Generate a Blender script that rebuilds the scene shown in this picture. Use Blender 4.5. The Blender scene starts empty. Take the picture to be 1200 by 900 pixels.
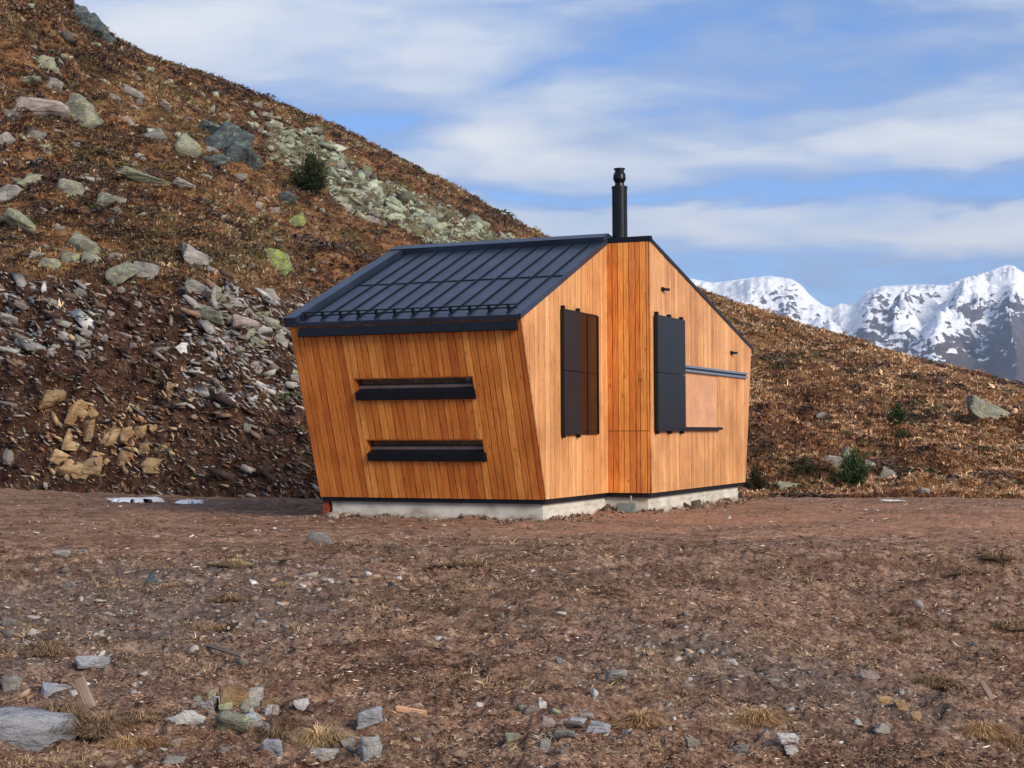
import bpy, bmesh, math, random
import numpy as np
from mathutils import Vector, Matrix, noise as mn

random.seed(7); rng = np.random.default_rng(11)
scene = bpy.context.scene
COL = scene.collection
f = 1800.0                                   # focal length in photo pixels (1200 wide)
PITCH, ROLL = .032, .005
EYE = np.array([0, 0, 1.7])
Fv = np.array([0, math.cos(PITCH), math.sin(PITCH)])
R0 = np.array([1., 0, 0]); U0 = np.array([0, -math.sin(PITCH), math.cos(PITCH)])
Rv = R0*math.cos(ROLL) - U0*math.sin(ROLL); Uv = U0*math.cos(ROLL) + R0*math.sin(ROLL)

def at(px, py, Y):                           # world point at depth Y on a line of sight (surveying the photo)
    d = Fv + Rv*(px-600)/f - Uv*(py-450)/f
    return EYE + d*(Y/d[1])
def project(P):
    d = P - EYE; w = d@Fv
    return 600 + f*(d@Rv)/w, 450 - f*(d@Uv)/w

# ---------------------------------------------------------------- helpers
def link(o): COL.objects.link(o); return o
def tag(o, label=None, cat=None, group=None, kind=None):
    if label: o['label'] = label
    if cat: o['category'] = cat
    if group: o['group'] = group
    if kind: o['kind'] = kind
    return o
def empty(name, loc):
    o = bpy.data.objects.new(name, None); o.location = loc; o.empty_display_size = .3
    return link(o)
def np_mesh(name, V, F, mat=None, smooth=False, attrs=None, uv=None):
    """V (n,3), F (m,3 or 4) ints"""
    me = bpy.data.meshes.new(name)
    V = np.asarray(V, np.float32); F = np.asarray(F, np.int32); k = F.shape[1]
    me.vertices.add(len(V)); me.vertices.foreach_set('co', V.ravel())
    me.loops.add(F.size); me.loops.foreach_set('vertex_index', F.ravel())
    me.polygons.add(len(F)); me.polygons.foreach_set('loop_start', np.arange(0, F.size, k, dtype=np.int32))
    me.polygons.foreach_set('loop_total', np.full(len(F), k, np.int32))
    me.update(calc_edges=True); me.validate()
    if smooth: me.polygons.foreach_set('use_smooth', np.ones(len(me.polygons), bool))
    for an, av in (attrs or {}).items():
        av = np.asarray(av, np.float32)
        if av.ndim == 1:
            a = me.attributes.new(an, 'FLOAT', 'POINT'); a.data.foreach_set('value', av)
        else:
            if av.shape[1] == 3: av = np.concatenate([av, np.ones((len(av), 1), np.float32)], 1)
            a = me.attributes.new(an, 'FLOAT_COLOR', 'POINT'); a.data.foreach_set('color', av.ravel())
    if mat: me.materials.append(mat)
    return me
class MB:                                    # collects polygons into ONE mesh
    def __init__(s): s.v = []; s.f = []; s.uv = []; s.r = []
    def poly(s, pts, uv=None, r=0.):
        b = len(s.v); s.v += [tuple(p) for p in pts]; s.f.append(list(range(b, b+len(pts))))
        s.uv += list(uv) if uv else [(0, 0)]*len(pts); s.r += [r]*len(pts)
    def prism(s, pts, ext, uv=None, r=0.):   # extrude a polygon by vector ext
        pts = [np.asarray(p, float) for p in pts]; q = [p+ext for p in pts]; n = len(pts)
        uv = uv or [(0, 0)]*n
        s.poly(q, uv, r); s.poly(pts[::-1], uv[::-1], r)
        for i in range(n):
            j = (i+1) % n; s.poly([pts[i], pts[j], q[j], q[i]], [uv[i], uv[j], uv[j], uv[i]], r)
    def box(s, o, a, b, c, r=0.):            # corner o, edge vectors
        o, a, b, c = map(lambda x: np.asarray(x, float), (o, a, b, c))
        la, lb = np.linalg.norm(a), np.linalg.norm(b)
        s.prism([o, o+a, o+a+b, o+b], c, [(0, 0), (la, 0), (la, lb), (0, lb)], r)
    def bar(s, p, q, w, h, up=(0, 0, 1)):
        p, q, up = map(lambda x: np.asarray(x, float), (p, q, up)); d = q-p
        x = np.cross(d, up); x /= np.linalg.norm(x); y = np.cross(x, d); y /= np.linalg.norm(y)
        s.box(p-x*w/2-y*h/2, x*w, y*h, d)
    def tube(s, p, q, r1, r2, n=20):
        p, q = np.asarray(p, float), np.asarray(q, float); d = q-p; d = d/np.linalg.norm(d)
        x = np.cross(d, [0, .3, 1] if abs(d[2]) < .9 else [1, 0, 0]); x /= np.linalg.norm(x); y = np.cross(d, x)
        a = [p+(x*math.cos(t)+y*math.sin(t))*r1 for t in np.linspace(0, 2*math.pi, n, endpoint=False)]
        b = [q+(x*math.cos(t)+y*math.sin(t))*r2 for t in np.linspace(0, 2*math.pi, n, endpoint=False)]
        s.poly(b); s.poly(a[::-1])
        for i in range(n): j = (i+1) % n; s.poly([a[i], a[j], b[j], b[i]])
    def build(s, name, mat, parent=None, org=(0, 0, 0), bevel=0):
        me = bpy.data.meshes.new(name); o3 = np.asarray(org, float)
        me.from_pydata([tuple(np.asarray(v)-o3) for v in s.v], [], s.f)
        l = me.uv_layers.new(name='UVMap')
        l.data.foreach_set('uv', np.array(s.uv, np.float32).ravel())
        a = me.attributes.new('rnd', 'FLOAT', 'POINT'); a.data.foreach_set('value', np.array(s.r, np.float32))
        bm = bmesh.new(); bm.from_mesh(me); bmesh.ops.recalc_face_normals(bm, faces=bm.faces) if False else None
        if bevel:
            bmesh.ops.remove_doubles(bm, verts=bm.verts, dist=1e-5)
            bmesh.ops.recalc_face_normals(bm, faces=bm.faces)
            bmesh.ops.bevel(bm, geom=bm.edges[:], offset=bevel, segments=2, affect='EDGES')
        bm.to_mesh(me); bm.free()
        me.materials.append(mat); o = bpy.data.objects.new(name, me); link(o)
        if parent: o.parent = parent
        return o

# ---------------------------------------------------------------- node material helper
class M:
    def __init__(s, name):
        s.m = bpy.data.materials.new(name); s.m.use_nodes = True; s.t = s.m.node_tree; s.n = s.t.nodes
        s.b = s.n['Principled BSDF']; s.out = s.n['Material Output']
    def lk(s, a, b): s.t.links.new(a, b)
    def node(s, typ, **kw):
        n = s.n.new(typ)
        for k, v in kw.items():
            if k in n.inputs: 
                if hasattr(v, 'links') or isinstance(v, bpy.types.NodeSocket): s.lk(v, n.inputs[k])
                else: n.inputs[k].default_value = v
            else: setattr(n, k, v)
        return n
    def coord(s, kind='Object', scale=(1, 1, 1), rot=(0, 0, 0)):
        if kind == 'Position': src = s.n.new('ShaderNodeNewGeometry').outputs['Position']
        else: src = s.n.new('ShaderNodeTexCoord').outputs[kind]
        mp = s.n.new('ShaderNodeMapping'); s.lk(src, mp.inputs['Vector']); mp.inputs['Scale'].default_value = scale
        mp.inputs['Rotation'].default_value = rot
        return mp.outputs[0]
    def noise(s, vec, scale, detail=5, rough=.55, dist=0):
        n = s.n.new('ShaderNodeTexNoise'); s.lk(vec, n.inputs['Vector']); n.inputs['Scale'].default_value = scale
        n.inputs['Detail'].default_value = detail; n.inputs['Roughness'].default_value = rough; n.inputs['Distortion'].default_value = dist
        return n.outputs['Fac']
    def ramp(s, fac, stops):
        n = s.n.new('ShaderNodeValToRGB'); s.lk(fac, n.inputs[0]); e = n.color_ramp.elements
        while len(e) < len(stops): e.new(.5)
        for i, (p, c) in enumerate(stops):
            e[i].position = p; e[i].color = (*c, 1) if len(c) == 3 else c
        return n.outputs[0]
    def mix(s, fac, a, b, mode='MIX'):
        n = s.n.new('ShaderNodeMix'); n.data_type = 'RGBA'; n.blend_type = mode
        for i, v in ((0, fac), (6, a), (7, b)):
            if isinstance(v, bpy.types.NodeSocket): s.lk(v, n.inputs[i])
            else: n.inputs[i].default_value = v if i == 0 else (*v, 1)
        return n.outputs[2]
    def math(s, op, a, b=0., c=0.):
        n = s.n.new('ShaderNodeMath'); n.operation = op
        for i, v in enumerate((a, b, c)):
            if isinstance(v, bpy.types.NodeSocket): s.lk(v, n.inputs[i])
            else: n.inputs[i].default_value = v
        return n.outputs[0]
    def attr(s, name, out='Fac'):
        n = s.n.new('ShaderNodeAttribute'); n.attribute_name = name; return n.outputs[out]
    def bump(s, h, strength=.5, dist=.02):
        n = s.n.new('ShaderNodeBump'); s.lk(h, n.inputs['Height']); n.inputs['Strength'].default_value = strength
        n.inputs['Distance'].default_value = dist
        s.lk(n.outputs[0], s.b.inputs['Normal'])
    def col(s, c):
        if isinstance(c, bpy.types.NodeSocket): s.lk(c, s.b.inputs['Base Color'])
        else: s.b.inputs['Base Color'].default_value = (*c, 1)
    def rough(s, r, spec=.3, metal=0):
        if isinstance(r, bpy.types.NodeSocket): s.lk(r, s.b.inputs['Roughness'])
        else: s.b.inputs['Roughness'].default_value = r
        s.b.inputs['Specular IOR Level'].default_value = spec; s.b.inputs['Metallic'].default_value = metal
def g3(v): return (v, v, v)

def wood_mat(name, dark, mid, light, gscale=(38, 1.6, 1)):
    m = M(name); uv = m.coord('UV', gscale)
    r = m.attr('rnd')
    off = m.node('ShaderNodeCombineXYZ', X=m.math('MULTIPLY', r, 37.), Y=m.math('MULTIPLY', r, 91.))
    v = m.node('ShaderNodeVectorMath', operation='ADD'); m.lk(uv, v.inputs[0]); m.lk(off.outputs[0], v.inputs[1])
    grain = m.noise(v.outputs[0], 1.4, 6, .62, .7)
    fine = m.noise(v.outputs[0], 5., 3, .6)
    base = m.ramp(r, [(0, dark), (.3, mid), (.75, mid), (1, light)])
    g = m.ramp(grain, [(.30, (.36, .28, .22)), (.43, (.82, .78, .74)), (.55, (1., 1., 1.)), (.70, (1.35, 1.42, 1.5))])
    c = m.mix(.9, base, g, 'MULTIPLY')
    c = m.mix(.8, c, m.ramp(m.noise(m.coord('Object'), .9, 4, .6), [(.35, (.72, .66, .60)), (.6, (1.08, 1.1, 1.12))]), 'MULTIPLY')
    uv2 = m.coord('UV', (9, 3.2, 1))
    v2 = m.node('ShaderNodeVectorMath', operation='ADD'); m.lk(uv2, v2.inputs[0]); m.lk(off.outputs[0], v2.inputs[1])
    vo = m.n.new('ShaderNodeTexVoronoi'); m.lk(v2.outputs[0], vo.inputs['Vector']); vo.inputs['Scale'].default_value = 1.
    knot = m.ramp(vo.outputs['Distance'], [(.06, g3(1)), (.17, g3(0))])
    c = m.mix(m.math('MULTIPLY', knot, .75), c, tuple(x*.35 for x in dark))
    m.col(c); m.rough(.5, .45)
    m.bump(m.math('ADD', grain, fine), .35, .006)
    return m.m
LARCH = wood_mat('larch_cladding', (.52, .135, .022), (.66, .21, .038), (.84, .34, .075))
LARCH_SUN = wood_mat('fine_sunlit_larch', (.56, .245, .088), (.66, .31, .118), (.77, .42, .175), (60, 1.2, 1))  # finer grain; paler tone paints the sunlight into the two right-hand gables
def simple(name, c, rough=.5, spec=.4, metal=0, ns=6, var=.25, bump=0, bs=30):
    m = M(name); v = m.coord('Object')
    n = m.noise(v, ns, 5)
    m.col(m.mix(1., c, m.ramp(n, [(.3, g3(1-var)), (.7, g3(1+var))]), 'MULTIPLY'))
    m.rough(rough, spec, metal)
    if bump: m.bump(m.noise(v, bs, 4), bump, .01)
    return m.m
ROOFM = simple('roof_metal', (.027, .040, .070), .40, .5, .3, 1.4, .32, .25, 2.2)
DARKM = simple('dark_trim_metal', (.006, .008, .013), .45, .3, .2, 3, .2)
SHUT = simple('anodised_shutter', (.010, .009, .010), .42, .3, .1, 2, .15)
RAILM = simple('rail_steel', (.30, .34, .40), .38, .5, .7, 5, .1)
CHIM = simple('chimney_black', (.005, .007, .009), .3, .4, .3, 5, .2)
RUST = simple('rusty_steel', (.23, .05, .025), .8, .2, 0, 20, .4)
DARKCORE = simple('dark_membrane', (.012, .008, .006), .9, .1)
BOXM = simple('galvanised_box', (.20, .24, .22), .55, .3, .2, 20, .3)
PLY = simple('plywood', (.56, .29, .17), .8, .15, 0, 3, .14)
def glass():
    m = M('window_glass'); m.col((.008, .007, .007)); m.rough(.03, .9); m.b.inputs['IOR'].default_value = 1.6
    return m.m
GLASS = glass()
def concrete():
    m = M('cast_concrete'); v = m.coord('Object')
    n = m.noise(v, 2.2, 7, .62); s = m.noise(m.coord('Object', (1, 1, 5)), 2.5, 4)
    c = m.ramp(n, [(.25, (.34, .31, .25)), (.5, (.54, .51, .44)), (.75, (.66, .635, .56))])
    c = m.mix(m.ramp(s, [(.52, g3(0)), (.72, g3(.55))]), c, (.30, .19, .12))
    sz = m.node('ShaderNodeSeparateXYZ'); m.lk(v, sz.inputs[0])
    hh = m.math('ADD', sz.outputs[2], m.math('MULTIPLY', m.math('SUBTRACT', m.noise(v, 3.5, 6, .7), .5), .38))
    c = m.mix(m.ramp(hh, [(.16, g3(.8)), (.25, g3(0))]), c, (.22, .135, .085))
    m.col(c); m.rough(.85, .2); m.bump(m.noise(v, 35, 5, .7), .5, .012); return m.m
CONC = concrete()

def rock_mat(name, a, b, c, lich=None, lamt=.5, seed=0.):
    m = M(name); v = m.coord('Position', (1, 1, 1.8), (.25, .45+seed, seed))
    n = m.noise(v, 1.7, 8, .68); n2 = m.noise(v, 9, 6, .7)
    rr = m.n.new('ShaderNodeObjectInfo').outputs['Random']
    base = m.ramp(m.math('ADD', m.math('MULTIPLY', n, .7), m.math('MULTIPLY', n2, .3)), [(.33, a), (.5, b), (.66, c)])
    base = m.mix(1., base, m.ramp(rr, [(0, g3(.72)), (1, g3(1.2))]), 'MULTIPLY')
    if lich:
        l = m.noise(m.coord('Position', rot=(seed, .2, .1)), 5.5, 6, .72, .5)
        base = m.mix(m.ramp(l, [(.53-.12*lamt, g3(0)), (.63-.12*lamt, g3(.85))]), base, lich)
    lay = m.noise(m.coord('Position', (.7, .7, 5.), (.3, .5+seed, seed)), 1.6, 6, .7, .6)
    crack = m.ramp(lay, [(.34, g3(.35)), (.43, g3(1)), (.56, g3(1.05)), (.6, g3(.7)), (.64, g3(1.1))])
    base = m.mix(.75, base, crack, 'MULTIPLY')
    m.col(base); m.rough(.88, .2)
    m.bump(m.math('ADD', m.math('MULTIPLY', lay, 1.6), m.math('ADD', n2, m.math('MULTIPLY', m.noise(v, 26, 4, .7), .5))), .9, .05)
    return m.m
RK = dict(
    lichen=rock_mat('lichen_rock', (.10, .095, .075), (.235, .23, .18), (.37, .36, .29), (.36, .39, .20), .15),
    grey=rock_mat('grey_rock', (.11, .10, .095), (.26, .24, .22), (.44, .41, .375), (.30, .31, .21), -.2, .3),
    pink=rock_mat('pinkish_rock', (.16, .12, .11), (.31, .25, .225), (.44, .37, .34), (.25, .25, .2), -.2, .5),
    dark=rock_mat('dark_rock', (.025, .03, .035), (.07, .085, .095), (.17, .20, .21), (.20, .26, .17), .0, .7),
    blue=rock_mat('blue_grey_rock', (.20, .20, .22), (.36, .37, .40), (.56, .56, .58), None, 0, .9),
    white=rock_mat('white_rock', (.35, .34, .33), (.52, .50, .48), (.68, .66, .63), None, 0, 1.1),
    ochre=rock_mat('ochre_rock', (.18, .10, .05), (.38, .25, .13), (.52, .40, .24), None, 0, 1.3),
    moss=rock_mat('moss_covered_rock', (.12, .13, .07), (.26, .28, .15), (.38, .40, .22), (.34, .46, .06), .25, .2),
)
def attr_mat(name, rough=.85, ns=12, spec=.2, bump=.4, trans=0):
    m = M(name); v = m.coord('Position'); c = m.attr('col', 'Color')
    n = m.noise(v, ns, 5, .65)
    m.col(m.mix(1., c, m.ramp(n, [(.28, g3(.62)), (.72, g3(1.35))]), 'MULTIPLY'))
    m.rough(rough, spec)
    if bump: m.bump(m.noise(v, ns*2, 4, .7), bump, .02)
    return m.m
RUBM = attr_mat('rubble_stone', .88, 7); CHIPM = attr_mat('chip_litter', .85, 25, .15, 0)
GRASSM = attr_mat('dry_grass', .8, 3, .15, 0); LEAFM = attr_mat('shrub_leaves', .75, 5, .2, 0)

# ---------------------------------------------------------------- the hut (geometry fitted to the photo)
AL = BE = .415
l = np.array([-math.cos(AL), math.sin(AL), 0]); g = np.array([math.sin(BE), math.cos(BE), 0]); Z = np.array([0, 0, 1.])
LW, LT, LA, LB, LC, LEAN, RLEAN, z0, ze, zr = 4.478, 4.573, 3.122, .867, 6.725, 1.063, .603, .552, 3.71, 5.414
P0 = np.array([.564, 26.64, z0]); P1 = P0+g*LA; P2 = P1-l*LB; P3 = P2+g*LC; P4 = P3+l*(LW+LB); P5 = P0+l*LW
def up(P, z): return np.array([P[0], P[1], z])
RT = .075                                     # roof thickness
RISE_F = (zr-ze)/(LA+LEAN); RISE_R = (zr-ze)/(LC+RLEAN)
hut = empty('mountain_hut', (P0[0], P0[1], 0)); HO = np.array([P0[0], P0[1], 0])
tag(hut, 'small larch clad mountain hut with leaning walls and dark metal roof on a concrete footing', 'hut')
def hpart(mb, name, mat, parent=None, bevel=0):
    return mb.build(name, mat, parent or hut, HO, bevel)

def clip(poly, a, b, c):                      # keep a*u+b*v<=c
    out = []
    for i in range(len(poly)):
        p, q = poly[i], poly[(i+1) % len(poly)]
        dp, dq = a*p[0]+b*p[1]-c, a*q[0]+b*q[1]-c
        if dp <= 0: out.append(p)
        if dp*dq < 0:
            t = dp/(dp-dq); out.append((p[0]+(q[0]-p[0])*t, p[1]+(q[1]-p[1])*t))
    return out
def clad(mb, O, U, V, N, poly, holes=(), bw=.118, gap=.011, thick=.024, vcuts=(), seed=0):
    rs = random.Random(seed)
    umin = min(p[0] for p in poly); umax = max(p[0] for p in poly)
    u = umin
    while u < umax:
        w = bw*rs.choice((.8, 1, 1, 1.15)) if bw < 1 else bw
        a, b = u, min(u+w, umax); r = rs.random(); t = thick+rs.uniform(-.004, .004)
        gp = gap if bw < 1 else 0
        cuts = sorted({a, b-gp} | {h[0] for h in holes if a < h[0] < b-gp} | {h[1] for h in holes if a < h[1] < b-gp})
        for c0, c1 in zip(cuts[:-1], cuts[1:]):
            if c1-c0 < 1e-4: continue
            mid = (c0+c1)/2
            hs = sorted([(h[2], h[3]) for h in holes if h[0] < mid < h[1]])
            rng_ = []; lo = -1e3
            for h0, h1 in hs: rng_.append((lo, h0)); lo = h1
            rng_.append((lo, 1e3))
            if bw < 1:
                for vc in vcuts:
                    rng_ = [x for rr in rng_ for x in ([(rr[0], vc-.006), (vc+.006, rr[1])] if rr[0] < vc < rr[1] else [rr])]
            for (v0, v1) in rng_:
                q = clip(clip(clip(clip(poly, -1, 0, -c0), 1, 0, c1), 0, -1, -v0), 0, 1, v1)
                if len(q) < 3: continue
                mb.prism([O+U*p[0]+V*p[1] for p in q], N*t, [(p[0], p[1]) for p in q], r)
        u += w
def on_plane(px, py, O, U, V):
    d = at(px, py, 1.)-EYE
    A = np.array([U, V, -d]).T; s = np.linalg.solve(A, EYE-O); return s[0], s[1]
# front (leaning) wall
Vf = up(P0-g*LEAN, ze)-P0; HF = np.linalg.norm(Vf); Vf = Vf/HF; Uf = -l; Nf = np.cross(Uf, Vf); Nf /= np.linalg.norm(Nf)
if Nf@g > 0: Nf = -Nf
def fr(x0, y0, x1, y1):
    a = on_plane(x0, y0, P5, Uf, Vf); b = on_plane(x1, y1, P5, Uf, Vf); c = on_plane(x0, y1, P5, Uf, Vf); return (a[0], b[0], c[1], a[1])
slot = [fr(415, 443, 558.5, 466), fr(429, 514.5, 570, 537)]
ng = np.array([math.cos(BE), -math.sin(BE), 0])     # gable normal, to the right
HTF = HF-.03
mb = MB(); clad(mb, P5, Uf, Vf, Nf, [(0, 0), (LW, 0), (LW, HTF), (0, HTF)], slot, seed=1, bw=.128, gap=.014)
wf = hpart(mb, 'front_wall', LARCH); wf['label'] = 'leaning front wall with two slot windows'
mb = MB(); clad(mb, P5-Nf*.03, Uf, Vf, Nf, [(.03, 0), (LW-.03, 0), (LW-.03, HTF), (.03, HTF)], slot, bw=99, thick=.02); hpart(mb, 'wall_membrane', DARKCORE, wf)
# gable A
def gz(u): return ze+RISE_F*(u+LEAN)-RT       # underside of the roof above gable A at u
polyA = [(0, 0), (LA, 0), (LA, gz(LA)-z0), (-LEAN, gz(-LEAN)-z0)]
dA = fr and None
a0 = on_plane(660, 366, P0, g, Z); a1 = on_plane(699, 508, P0, g, Z)
doorA = (a0[0]+.03, a1[0]-.02, on_plane(679, 509, P0, g, Z)[1]+.03, on_plane(679, 368, P0, g, Z)[1])
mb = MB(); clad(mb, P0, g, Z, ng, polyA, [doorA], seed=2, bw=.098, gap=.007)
wa = hpart(mb, 'gable_wall', LARCH_SUN)
inA = [(p[0]+(.04 if p[0] < 1 else 0), p[1]) for p in polyA]
mb = MB(); clad(mb, P0-ng*.03, g, Z, ng, inA, [doorA], bw=99, thick=.02); hpart(mb, 'wall_membrane', DARKCORE, wa)
# wall B (in the plane of the ridge)
nb = -g; seam_z = on_plane(735, 505, P1, -l, Z)[1]
polyB = [(.024, 0), (LB, 0), (LB, zr-RT-z0), (.024, zr-RT-z0)]
mb = MB(); clad(mb, P1, -l, Z, nb, polyB, (), seed=33, vcuts=(seam_z,), bw=.112, gap=.013)
wb = hpart(mb, 'side_wall', LARCH)
mb = MB(); mb.box(P1-nb*.03, -l*(LB-.02), Z*(zr-RT-z0), nb*.02); hpart(mb, 'wall_membrane', DARKCORE, wb)
# gable C
polyC = [(0, 0), (LC, 0), (LC+RLEAN, ze-z0-RT), (0, zr-z0-RT)]
mb = MB(); pl0 = on_plane(804, 437, P2, g, Z); pl1 = on_plane(840.5, 500, P2, g, Z)
plz1 = on_plane(804, 500.5, P2, g, Z)[1]
hole = (pl0[0]-1.2, pl1[0], plz1, pl0[1])
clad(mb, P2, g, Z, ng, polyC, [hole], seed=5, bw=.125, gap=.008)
wc = hpart(mb, 'gable_wall', LARCH_SUN)
mb = MB(); clad(mb, P2-ng*.03, g, Z, ng, [(p[0], p[1]) for p in polyC], [], bw=99, thick=.02); hpart(mb, 'wall_membrane', DARKCORE, wc)
mb = MB(); mb.box(P2+g*(hole[0]+.002)+Z*(hole[2]+.002)-ng*.006, g*(hole[1]-hole[0]-.004), Z*(hole[3]-hole[2]-.004), ng*.016)
o = hpart(mb, 'plywood_panel', PLY); o['label'] = 'plain plywood sheet closing the window opening'
# far gable and back wall
nl = l
mb = MB(); q = P5; clad(mb, q, g, Z, nl, [(0, 0), (LA+LC, 0), (LA+LC+RLEAN, ze-z0-RT), (LA, zr-z0-RT), (-LEAN, gz(-LEAN)-z0)], seed=6)
hpart(mb, 'gable_wall', LARCH)
Vb = up(P3+g*RLEAN, ze-RT)-P3; HB = np.linalg.norm(Vb); Vb /= HB
mb = MB(); clad(mb, P4, -l, Vb, g, [(0, 0), (LW+LB, 0), (LW+LB, HB), (0, HB)], seed=7); hpart(mb, 'back_wall', LARCH)
# corner board where front wall meets gable A
mb = MB(); mb.box(P0-l*.0+Nf*.0, -Uf*.03, Vf*(HF-.12), Nf*.03); 
# slot windows
for k, (u0, u1, v0, v1) in enumerate(slot):
    q = lambda u, v, d: P5+Uf*u+Vf*v+Nf*d
    mb = MB(); D = -.16
    mb.box(q(u0+.002, v1-.022, D), Uf*(u1-u0-.004), Vf*.02, Nf*.178)          # head lining
    mb.box(q(u0+.002, v0+.002, D), Uf*.02, Vf*(v1-v0-.026), Nf*.178)
    mb.box(q(u1-.022, v0+.002, D), Uf*.02, Vf*(v1-v0-.026), Nf*.178)
    w = hpart(mb, 'window', LARCH); w['label'] = ('upper' if k == 0 else 'lower')+' long slot window with dark sill'
    mb = MB(); mb.box(q(u0+.024, v0+.02, -.14), Uf*(u1-u0-.048), Vf*(v1-v0-.045), Nf*.01); hpart(mb, 'pane', GLASS, w)
    mb = MB(); mb.box(q(u0+.024, v0+.14, -.125), Uf*(u1-u0-.048), Vf*.05, Nf*.05)
    hpart(mb, 'frame', simple('window_rail', (.22, .16, .14), .5), w)
    mb = MB(); h = .155; e = .05
    prof = [(-.10, .16), (.075, .135), (.085, .0), (.0+.03, -.03), (-.1, .0)]
    A = [q(u0+.004, v0+.0+b, a) if a <= 0 else q(u0+.004, v0+b, a) for a, b in prof]
    mb.prism([q(u0+.01, v0-.02+b, a) for a, b in prof], Uf*(u1-u0+.0))
    hpart(mb, 'sill', DARKM, w, .004)
# base strip, footing
def inset(pt, a, b): return pt+a+b
def ring(i, z, lz=0.):
    return [up(P0+g*i+l*i, z), up(P1+l*i+g*i, z), up(P2+l*i+g*i, z), up(P3-g*i+l*i, z), up(P4-g*i-l*i, z), up(P5+g*i-l*i, z)]
mb = MB(); mb.prism(ring(.015, z0-.085), Z*.083); hpart(mb, 'base_flashing', DARKM)
fr0 = ring(.07, -.4); fr0[4] = fr0[4]-l*.1; fr0[5] = fr0[5]-l*.13; fr0[3] = fr0[3]-g*.25; fr0[4] = fr0[4]-g*.25
mb = MB(); mb.prism(fr0, Z*(z0-.077-.12+.4)); ft = hpart(mb, 'footing', CONC)
fr1 = [p+np.array([0, 0, z0-.077-.118+.4]) for p in fr0]
fr1 = [p+g*.014-ng*.010 for p in fr1]
mb = MB(); mb.prism(fr1, Z*.116); hpart(mb, 'footing_course', CONC, ft)
mb = MB(); p = P5-l*.12+g*.06; mb.box(up(p, -.2)+l*.13, -l*.12, g*.12, Z*(z0-.09+.2)); o = hpart(mb, 'corner_post', RUST, bevel=.006); o['label'] = 'short red brown steel post under the corner'
bx0 = on_plane(725, 600, P1+nb*.12, -l, Z); bx1 = on_plane(746, 587, P1+nb*.12, -l, Z)
mb = MB(); mb.box(P1+nb*.12-l*bx0[0]+Z*(bx0[1]-.1), -l*(bx1[0]-bx0[0]), Z*(bx1[1]-bx0[1]+.06), nb*.12)
mb2 = MB(); mb2.tube(P1+nb*.1-l*(bx0[0]+.24)+Z*(bx0[1]), P1+nb*.1-l*(bx0[0]+.24)+Z*(-.05), .02, .02, 10)
o = hpart(mb, 'meter_box', BOXM, bevel=.012); o['label'] = 'small grey green box standing against the footing'; hpart(mb2, 'conduit', BOXM, o)
# shutters -----------------------------------------------------------
def leaf(name, O, u0, u1, v0, v1, d0, d1, vs, mat, parent=None, label=None):
    mb = MB()
    for (a, b) in ((v0, vs-.004), (vs+.004, v1)):
        mb.box(O+g*u0+Z*a+ng*d0, g*(u1-u0), Z*(b-a), ng*(d1-d0))
    o = hpart(mb, name, mat, parent, .006)
    if label: o['label'] = label
    return o
def brackets(parent, O, us, v0, v1, d):
    for u in us:
        for v, s in ((v0, -1), (v1, 1)):
            mb = MB(); mb.box(O+g*(u-.03)+Z*(v-.06 if s < 0 else v-.02)+ng*(.026), g*.06, Z*.08, ng*(d-.03)); hpart(mb, 'bracket', DARKM, parent, .006)
A0 = P0+ng*.0
uA0 = on_plane(661, 436, P0+ng*.1, g, Z)[0]; uA1 = on_plane(679, 436, P0+ng*.06, g, Z)[0]; uA2 = on_plane(699.5, 436, P0+ng*.03, g, Z)[0]
vA0 = on_plane(680, 509, P0+ng*.08, g, Z)[1]; vA1 = on_plane(680, 365.5, P0+ng*.08, g, Z)[1]; vAs = on_plane(680, 436, P0+ng*.08, g, Z)[1]
s1 = leaf('shutter', P0, uA0, uA1, vA0, vA1, .045, .105, vAs, SHUT, None, 'dark metal shutter leaf beside the glazed door')
brackets(s1, P0, (uA0+.06, uA1-.06), vA0, vA1, .10)
DGL = M('brown_door_glass'); DGL.col((.010, .005, .004)); DGL.rough(.16, .35); DGL = DGL.m
mb = MB()
for (v0_, v1_) in ((vA0, vAs-.005), (vAs+.005, vA1-.03)):
    mb.box(P0+g*(uA1+.004)+Z*v0_+ng*.03, g*(uA2-uA1-.06), Z*(v1_-v0_), ng*.03)
dr = hpart(mb, 'glass_door', DGL)
mb = MB(); mb.box(P0+g*(uA2-.05)+Z*vA0+ng*.02, g*.05, Z*(vA1-vA0-.02), ng*.055); mb.box(P0+g*(uA1+.004)+Z*(vA1-.03)+ng*.02, g*(uA2-uA1-.06), Z*.03, ng*.055)
mb.box(P0+g*(uA1-.01+(uA2-uA1)*.42)+Z*vA0+ng*.062, g*.03, Z*(vA1-vA0-.03), ng*.008)
hpart(mb, 'door_frame', DARKM, dr)
vC0 = on_plane(786, 505, P2+ng*.1, g, Z)[1]; vC1 = on_plane(786, 372, P2+ng*.1, g, Z)[1]; vCs = on_plane(786, 438, P2+ng*.1, g, Z)[1]
uC0 = on_plane(771, 436, P2+ng*.12, g, Z)[0]; uC1 = on_plane(803.5, 436, P2+ng*.12, g, Z)[0]
s2 = leaf('shutter', P2, uC0, uC1, vC0, vC1, .055, .12, vCs, SHUT, None, 'tall dark sliding shutter left of the plywood panel')
brackets(s2, P2, (uC0+.1, (uC0+uC1)/2, uC1-.1), vC0, vC1, .11)
mb = MB(); r1 = on_plane(875, 437.5, P2+ng*.05, g, Z); zz = on_plane(806, 432.5, P2+ng*.05, g, Z)[1]
for dz in (0, .085): mb.box(P2+g*(uC1-.3)+Z*(zz-.055+dz)+ng*.03, g*(r1[0]-uC1+.3), Z*.045, ng*.045)
ra = hpart(mb, 'sliding_rail', RAILM)
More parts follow.
